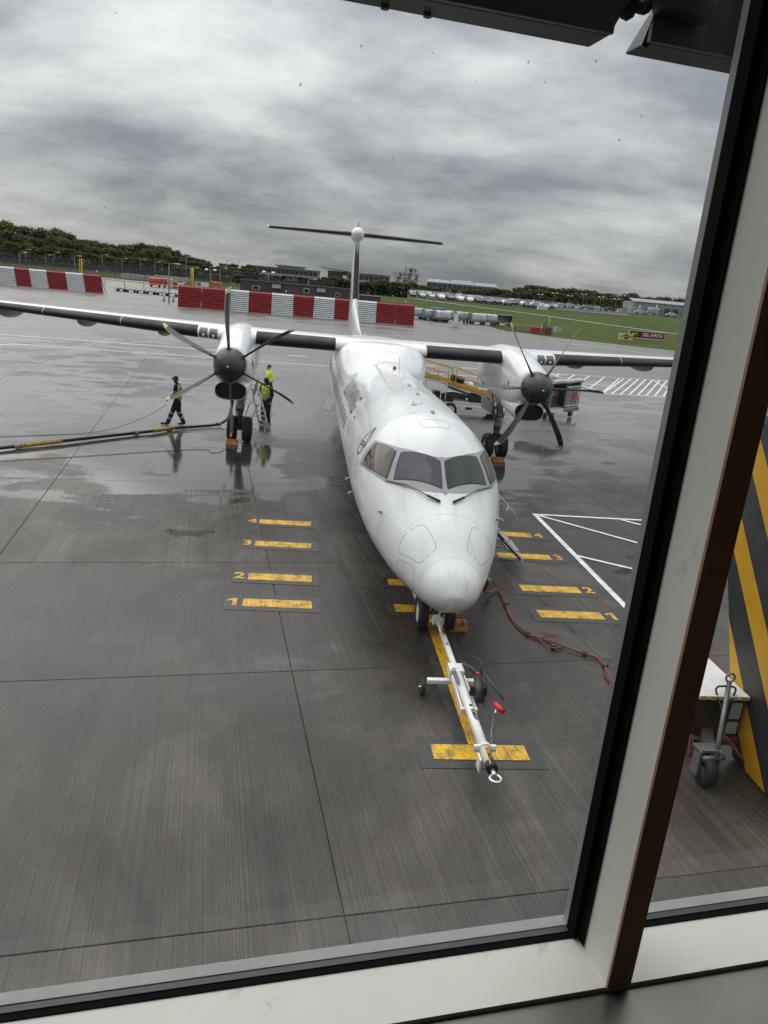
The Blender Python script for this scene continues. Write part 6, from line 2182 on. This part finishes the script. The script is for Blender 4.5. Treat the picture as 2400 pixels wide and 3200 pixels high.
def crown_mesh(seed, mats, n=6500, leaf=.024, sparse=False):
    """crown of unit height (z 0.18..1) built of many small leaf clumps"""
    r = random.Random(seed)
    m = MB()
    cl = []
    for k in range(30):
        z = r.uniform(.30, .88)
        rad = .36 * sqrt(max(.05, 1 - ((z - .52) / .50) ** 2))
        a = r.uniform(0, 2 * pi)
        q = rad * sqrt(r.random())
        cl.append((Vector((q * cos(a), q * sin(a), z)), r.uniform(.06, .17), r.choice((0, 0, 1, 1, 2))))
    for i in range(n):
        c, R, mi = r.choice(cl)
        d = Vector((r.gauss(0, 1), r.gauss(0, 1), r.gauss(0, 1))).normalized()
        p = c + Vector((d.x * R, d.y * R, d.z * R * .7)) * ((r.random() ** (.5 if not sparse else .6)) * (r.uniform(1.1, 1.7) if r.random() < .22 else 1.0))
        nrm = (d + Vector((r.gauss(0, .6), r.gauss(0, .6), r.gauss(0, .6)))).normalized()
        u = nrm.cross(Vector((r.gauss(0, 1), r.gauss(0, 1), r.gauss(0, 1)))).normalized()
        v = nrm.cross(u)
        s_ = leaf * r.uniform(.5, 1.25)
        if sparse:
            u, v = u * 1.6, v * .25
        mm = mi if r.random() < .75 else r.randrange(3)
        m.add([p - u * s_ - v * s_ * .6, p + u * s_ - v * s_ * .5, p + u * s_ * .7 + v * s_ * .7, p - u * s_ * .6 + v * s_ * .8], [(0, 1, 2, 3)], mm)
    ob = m.build("crown", mats, fix=False)
    me = ob.data
    bpy.data.objects.remove(ob)
    return me


def trunk_mesh(seed, bare=False):
    r = random.Random(seed)
    m = MB().tube([(0, 0, -.03), (.005, 0, .2), (0, .01, .45), (.01, 0, .72)], [.032, .024, .017, .006], 7)
    for k in range(7 if not bare else 16):
        a = r.uniform(0, 2 * pi)
        z = r.uniform(.2, .5)
        L = r.uniform(.18, .34)
        m.tube([(0, 0, z), (cos(a) * L * .5, sin(a) * L * .5, z + L * .45), (cos(a) * L, sin(a) * L, z + L * (1.0 if not bare else 1.15))], [.012, .008, .003], 5)
    ob = m.build("trunk", BARK)
    me = ob.data
    bpy.data.objects.remove(ob)
    return me


CR = [crown_mesh(k, LEAF[(0, 0, 0, 1, 2, 0)[k]]) for k in range(6)]
CRB = crown_mesh(20, LEAF[2], 700, .035, True)
TR = [trunk_mesh(k) for k in range(3)]
TRB = trunk_mesh(9, True)


def tree(name, x, y, h, w, k, label, group, cat="tree", bare=False):
    t = empty(name, (x, y, tz(x, y) - .05), random.uniform(0, 6.28), label, cat, group)
    for nm, me in (("crown", CRB if bare else CR[k % 6]), ("trunk", TRB if bare else TR[k % 3])):
        c = bpy.data.objects.new(nm, me)
        COL.objects.link(c)
        c.parent = t
    t.scale = (w, w, h)
    return t


LW = [(-122.2, 293.5, 11.3), (-116.1, 288.9, 10.5), (-113.4, 289.9, 12.8), (-109.4, 291.4, 11.8), (-107.9, 294.3, 11.1), (-101.7, 287.1, 10.7), (-98.7, 286.4, 11.1), (-96.5, 293.0, 11.9), (-92.8, 291.9, 10.7), (-85.9, 285.4, 8.9), (-83.4, 287.8, 8.9), (-81.0, 287.1, 8.2), (-78.3, 290.9, 8.4), (-73.6, 291.1, 8.2), (-70.4, 290.4, 8.7), (-65.6, 283.8, 8.9), (-62.7, 282.2, 9.3), (-60.0, 287.8, 9.2), (-56.4, 287.1, 9.1), (-51.8, 280.7, 7.9), (-49.1, 287.9, 6.9), (-44.9, 280.1, 6.1), (-42.6, 282.5, 5.7), (-40.4, 285.9, 5.2), (-33.8, 281.2, 4.9), (-30.9, 282.6, 5.0), (-26.4, 281.3, 4.8), (-23.9, 279.3, 5.2), (-110.9, 269.7, 8.2), (-110.5, 274.5, 8.7), (-106.0, 272.7, 9.1), (-103.6, 274.6, 7.8), (-101.6, 276.2, 7.8), (-96.6, 270.4, 7.4), (-94.7, 272.4, 7.2), (-89.2, 267.1, 8.4), (-87.0, 268.4, 8.3), (-84.8, 269.8, 7.8), (-81.5, 268.6, 7.4), (-76.9, 266.7, 6.1), (-73.9, 268.6, 5.7), (-71.3, 266.2, 6.1), (-68.4, 266.5, 6.0), (-63.7, 266.5, 5.6), (-60.5, 265.5, 6.2), (-58.3, 266.3, 7.0), (-57.1, 270.5, 7.3), (-52.2, 269.9, 6.5), (-48.4, 268.5, 5.6), (-45.3, 264.2, 4.7), (-41.8, 263.3, 4.5), (-38.9, 266.2, 4.3), (-34.9, 264.8, 3.4), (-32.4, 262.2, 3.7), (-29.0, 267.0, 3.7), (-26.1, 266.0, 3.6), (-21.7, 260.1, 3.5), (-105.5, 257.1, 5.5), (-98.3, 249.9, 5.4), (-97.0, 251.9, 5.2), (-93.8, 253.1, 5.2), (-91.0, 250.0, 4.5), (-88.8, 255.6, 4.4), (-85.4, 250.8, 5.1), (-81.7, 250.7, 4.7), (-80.2, 252.1, 4.9), (-76.4, 248.6, 4.3), (-72.4, 249.7, 4.1), (-69.8, 249.3, 3.8), (-67.1, 251.6, 3.6), (-64.1, 251.2, 3.3), (-61.6, 252.4, 4.0), (-57.5, 251.2, 3.8), (-55.9, 251.1, 4.1), (-50.8, 249.3, 4.1), (-48.7, 248.4, 3.5), (-44.0, 243.5, 3.1), (-41.4, 244.2, 2.8), (-40.1, 249.4, 2.8), (-34.6, 246.6, 2.5), (-32.3, 245.8, 2.5), (-30.1, 248.9, 2.5), (-27.4, 247.7, 2.5), (-25.1, 245.7, 2.5), (-21.7, 243.5, 2.5)]
RW = [(94.7, 422.4, 5.6), (100.1, 419.0, 6.0), (105.4, 421.2, 6.5), (109.9, 417.7, 7.0), (115.4, 419.9, 8.7), (117.7, 417.6, 9.1), (122.4, 416.8, 11.0), (128.7, 419.8, 11.0), (133.5, 415.7, 10.3), (137.1, 416.2, 10.4), (141.9, 418.7, 10.6), (147.3, 416.6, 11.2), (153.2, 415.6, 10.7), (157.7, 413.7, 11.1), (161.5, 411.9, 9.9), (169.3, 416.8, 10.3), (169.8, 411.1, 9.4), (178.3, 415.2, 10.6), (180.4, 411.1, 11.5), (185.1, 413.8, 9.8), (190.0, 412.0, 9.8), (193.2, 410.0, 10.2), (198.8, 408.6, 10.9), (201.8, 410.4, 10.1), (206.7, 405.2, 10.8), (213.2, 409.7, 9.1), (218.0, 409.5, 9.0), (93.4, 398.7, 3.8), (95.1, 395.9, 4.1), (99.4, 394.0, 4.6), (104.2, 399.1, 5.1), (108.0, 392.6, 5.8), (112.5, 395.4, 6.8), (114.9, 392.1, 6.7), (121.4, 394.2, 7.8), (123.8, 392.6, 7.9), (127.5, 391.1, 7.8), (131.4, 391.9, 7.6), (137.3, 394.7, 7.2), (138.5, 388.6, 7.9), (143.6, 388.6, 7.1), (151.4, 392.1, 7.5), (152.4, 387.5, 6.9), (156.5, 387.5, 6.7), (163.4, 391.8, 7.4), (165.7, 389.0, 7.4), (170.1, 386.2, 7.8), (175.6, 389.0, 6.5), (179.6, 386.6, 7.3), (182.7, 386.5, 6.7), (187.7, 385.2, 7.4), (192.2, 382.1, 7.4), (195.5, 383.5, 6.6), (202.6, 387.2, 6.2), (204.7, 380.6, 6.6)]
MW = [(-8.3, 406.7, 3.2), (-4.7, 408.0, 3.6), (-0.7, 403.9, 3.4), (1.0, 401.4, 3.6), (6.7, 403.4, 4.7), (10.1, 402.4, 5.3), (13.9, 405.4, 5.0), (18.3, 401.9, 4.6), (21.0, 399.0, 4.5), (25.7, 398.3, 3.8), (29.1, 397.6, 4.2), (32.2, 399.8, 4.9), (36.2, 398.7, 5.9), (39.5, 398.2, 5.1), (43.7, 395.2, 5.4), (48.6, 396.6, 5.2), (52.2, 395.6, 5.8), (56.9, 395.2, 4.9), (60.8, 397.4, 4.7), (64.4, 399.7, 4.9), (65.0, 392.5, 4.5), (69.2, 396.6, 5.1), (75.0, 394.4, 4.9), (79.1, 390.3, 4.7), (83.5, 390.2, 5.0), (86.6, 392.3, 5.2), (92.7, 389.8, 6.0), (97.7, 392.2, 6.6), (99.9, 389.3, 6.6)]

TKIND = ["dark evergreen-looking", "dark green", "brown green", "fresh green", "brown twiggy", "dull green"]
for i, (x, y, h) in enumerate(LW):
    k = random.choice((0, 1, 2, 3, 4, 5, 0, 1)) if i < 57 else random.choice((3, 3, 0, 1, 5))
    tree("woodland_tree", x, y, h * 1.04, max(h * random.uniform(.95, 1.25), 6.0), k, f"{TKIND[k]} tree in the wood behind the left fences", "trees of the left wood")
for i, (x, y, h) in enumerate(RW):
    k = random.choice((0, 1, 2, 5, 0, 1))
    tree("woodland_tree", x, y, h * 1.04, max(h * random.uniform(1.0, 1.3), 8.0), k, f"{TKIND[k]} tree in the treeline at the right behind the grass", "trees of the right treeline")
for i, (x, y, h) in enumerate(MW):
    k = random.choice((0, 3, 5, 2))
    tree("woodland_tree", x, y, h * 1.05, max(h * random.uniform(1.2, 1.6), 8.5), k, f"{TKIND[k]} low tree in front of the far office buildings", "trees before the offices")
tree("bare_tree", 46.0, 401, 11.5, 10.5, 0, "left of two bare grey trees rising beside the far offices", "bare trees", bare=True)
tree("bare_tree", 51.5, 400, 14.5, 12.0, 0, "right and taller of two bare trees beside the far offices", "bare trees", bare=True)
for k, (x, y) in enumerate(((-31, 182), (-26, 186), (-20, 183), (-35, 190), (-13, 188), (-7, 195))):
    tree("shrub", x, y, random.uniform(2.2, 3.4), 5.0, 3 if k % 2 else 5, "low green shrub left of the tail beyond the fences", "shrubs beyond the fences", "shrub")
# hedge body: many small leaf faces in a clipped band
r = random.Random(4)
m = MB()
for i in range(5200):
    t_ = r.random()
    x, y = -125 + 150 * t_, 216 - 14 * t_
    z = tz(x, y) + r.uniform(.1, 2.6)
    p = Vector((x, y + r.uniform(-.7, .7), z))
    u = Vector((r.gauss(0, 1), r.gauss(0, 1), r.gauss(0, 1))).normalized()
    v = u.cross(Vector((r.gauss(0, 1), r.gauss(0, 1), r.gauss(0, 1)))).normalized()
    s_ = r.uniform(.2, .5)
    m.add([p - u * s_ - v * s_, p + u * s_ - v * s_, p + u * s_ + v * s_, p - u * s_ + v * s_], [(0, 1, 2, 3)])
m.build("foliage", leafm("hedge_leaf", (.035, .04, .018)), hd_, world=True, fix=False)

# ------------------------------------------------------------------ far buildings
OFFG = pmat("pale_grey_cladding", (.30, .315, .33), .5, var=.1, vscale=.2)
OFFD = pmat("dark_glass_band", (.03, .036, .045), .2)
OFFR = pmat("grey_standing_seam_roof", (.25, .275, .29), .45, var=.1, vscale=.3)


def office(x, y, w, d, h, label, rz=-.12, floors=3, bays=12, roof='flat', glassend=False):
    t = empty("office_building", (x, y, tz(x, y) - 1), rz, label, "building")
    MB().box((0, 0, h / 2), (w, d, h)).build("wall", OFFG, t)
    fh_ = (h - 1.0) / floors
    for f in range(floors):
        for k in range(bays):
            bw = w / bays
            z = 1.4 + fh_ * f + fh_ * .42
            wn_ = MB().box((-w / 2 + bw * (k + .5), -d / 2 - .06, z), (bw * .86, .12, fh_ * .55)).build("window", OFFD, t)
    if roof == 'flat':
        MB().box((0, -.4, h + .15), (w + .8, d + 1.2, .3)).build("roof", OFFR, t)
    elif roof == 'pitch':
        n = 3
        for k in range(n):
            ww = w / n
            cx = -w / 2 + ww * (k + .5)
            o_ = (-.25, .35, -.1)[k]
            vs_ = [(cx - ww / 2 - .2, -d / 2 - .5, h), (cx + ww / 2 + .1, -d / 2 - .5, h), (cx + ww / 2 + .1, d / 2, h), (cx - ww / 2 - .2, d / 2, h),
                   (cx - ww / 2 + 1.2, -d / 2 + 3, h + 2.0 + o_), (cx + ww / 2 - 1.2, -d / 2 + 3, h + 2.0 + o_), (cx + ww / 2 - 1.2, d / 2 - 2, h + 2.0 + o_), (cx - ww / 2 + 1.2, d / 2 - 2, h + 2.0 + o_)]
            rf = MB().add(vs_, [(0, 1, 5, 4), (1, 2, 6, 5), (2, 3, 7, 6), (3, 0, 4, 7), (4, 5, 6, 7)]).build("roof", OFFR, t)
            MB().box((cx - ww * .2, 0, h + 2.3), (2.0, 1.4, 1.0)).box((cx + ww * .2, 0, h + 2.2), (1.2, 1.0, .8)).build("roof_unit", OFFG, rf)
    return t


t = office(-15.5, 447, 37, 14, 8.6, "leftmost long low office block behind the trees", floors=2, bays=14)
MB().box((2.5, -2, 10.2), (18, 10, .5)).box((2.5, -2, 9.3), (15, 8, 1.4)).build("roof_canopy", OFFR, t)
t = office(27, 447, 36, 14, 9.6, "middle office block with a raised canopy beside the tail fin", floors=2, bays=12)
MB().add([(-22, -9, 11.6), (-6, -9, 10.4), (-6, 7, 10.4), (-22, 7, 11.6), (-22, -9, 11.2), (-6, -9, 10.0), (-6, 7, 10.0), (-22, 7, 11.2)], [(0, 1, 2, 3), (7, 6, 5, 4), (0, 4, 5, 1), (1, 5, 6, 2), (2, 6, 7, 3), (3, 7, 4, 0)]).build("canopy", OFFR, t)
MB().box((-13, -7.4, 5), (10, 1.2, 9.4)).build("glass_front", OFFD, t)
MB().box((-8, -8.05, 6.3), (2.6, .15, 3.0)).build("facade_banner", LGREY, t)
office(87, 438, 41, 16, 8.6, "right-hand office block with stepped grey roofs", floors=2, bays=14, roof='pitch')
HANG = pmat("grey_hangar_cladding", (.27, .28, .29), .55, var=.08, vscale=.3)
t = empty("warehouse", (146, 281, tz(146, 281)), -.12, "long grey warehouse at the far right edge of the grass", "building")
MB().box((0, 0, 2.2), (44, 14, 5.2)).build("wall", HANG, t)
MB().add([(-22.3, -7.4, 4.7), (22.3, -7.4, 4.7), (22.3, 0, 5.9), (-22.3, 0, 5.9), (22.3, 7.4, 4.7), (-22.3, 7.4, 4.7), (-22.3, -7.4, 4.5), (22.3, -7.4, 4.5)], [(0, 1, 2, 3), (3, 2, 4, 5), (0, 6, 7, 1)]).build("roof", OFFR, t)
for k in range(10):
    MB().box((-20 + k * 4.4, -7.06, 2.2), (.12, .08, 5)).build("panel_joint", CARTF, t)
for x in (-8.5, -5.2):
    MB().box((x, -7.1, 1.5), (2.0, .1, 3.0)).build("door", OFFD, t)
t = empty("shed", (72.6, 224.0, tz(72.6, 224)), -.1, "small grey shed with pale roof at the far side of the grass", "shed")
MB().box((0, 0, .8), (4.4, 3.5, 1.7)).build("wall", pmat("shed_cladding", (.17, .185, .2), .6), t)
MB().box((0, 0, 1.7), (4.7, 3.8, .14)).build("roof", pmat("pale_roof", (.6, .6, .58), .5), t)
for x, y, sx, sz, lab in ((118, 262, 5, 2.2, "left white plant unit beside the warehouse"), (125, 262, 3.5, 2.8, "right white plant unit beside the warehouse")):
    t = empty("plant_unit", (x, y, tz(x, y)), 0, lab, "plant unit")
    MB().box((0, 0, sz / 2), (sx, 2, sz)).build("housing", LGREY, t)
    MB().tube([(sx * .3, 0, sz), (sx * .3, 0, sz + 1)], .25, 8).build("flue", LGREY, t)

# ------------------------------------------------------------------ far car park
def car_mesh(nm, mat):
    prof = [(-2.1, .28), (-2.12, .75), (-1.75, .92), (-1.2, .98), (-.65, 1.42), (.75, 1.44), (1.45, .98), (2.0, .86), (2.12, .6), (2.08, .28)]
    m = MB()
    m.prism(prof, -.85, .85, 0, lambda a, b, h: (h * (1 - .16 * max(0, b - .95) / .5), a, b))
    m.prism([(-1.02, 1.0), (-.62, 1.36), (.70, 1.38), (1.28, 1.0)], -.80, .80, 1, lambda a, b, h: (h * (1 - .14 * max(0, b - .95) / .5) * 1.02, a, b))
    for yy in (-1.3, 1.3):
        for xx in (-.8, .8):
            m.lathe([(-.1, .05), (-.1, .31), (.1, .31), (.1, .05)], (xx, yy, .31), (1, 0, 0), 10, 2)
    ob = m.build(nm, [mat, CABINP, TYRE])
    me = ob.data
    bpy.data.objects.remove(ob)
    return me


cars = [("white", (.62, .63, .64)), ("silver", (.36, .37, .38)), ("dark grey", (.05, .052, .056)), ("blue", (.04, .07, .16)), ("black", (.015, .015, .017)), ("red", (.22, .02, .02))]
CM = [(nm, car_mesh("parked_car", pmat("car_paint_" + nm.replace(' ', '_'), c, .3, coat=.5))) for nm, c in cars]
for rr in range(11):
    w = 222 + rr * 7.2
    l0, l1 = -.012 * w, (.20 if rr < 9 else .17) * w
    l = l0
    while l < l1:
        if random.random() < .86:
            p = CAM.xy + FH * w + RH * l
            nm, me = CM[random.choice((0, 1, 1, 2, 2, 3, 4, 0, 5, 1))]
            o = bpy.data.objects.new("parked_car", me)
            COL.objects.link(o)
            o.location = (p.x, p.y, tz(p.x, p.y) + .03)
            o.rotation_euler = (0, 0, -.12 + random.choice((0, pi)) + random.uniform(-.04, .04))
            prop(o, f"{nm} car parked in the far car park beyond the grass", "car", "cars in the far car park")
        l += 2.75
for x, y, nmi in ((82, 240, 0), (86, 243, 0), (92, 243, 1), (97, 246, 0), (101, 244, 2), (113, 246, 0), (117, 247, 1), (123, 243, 0), (129, 242, 0)):
    o = bpy.data.objects.new("parked_car", CM[nmi][1])
    COL.objects.link(o)
    o.location = (x, y, tz(x, y) + .03)
    o.rotation_euler = (0, 0, 1.4 + random.uniform(-.1, .1))
    prop(o, f"{CM[nmi][0]} car parked near the warehouse fence", "car", "cars near the warehouse")
for x, y, w_ in ((62, 196, 1.9), (-40, 166, 5.0), (-34, 175, 6.0), (-12, 178, 9.0)):
    o = MB().box((x, y, tz(x, y) + .5), (w_ * 1.4, 1.6, 1.1)).build("site_cabin", LGREY, bevel=.05)
    prop(o, {62: "small white box in the grass before the car park", -40: "low white cabin behind the far left blast fence", -34: "longer white cabin left of the low dark building", -12: "long white cabin behind the low dark building"}[x], "cabin")
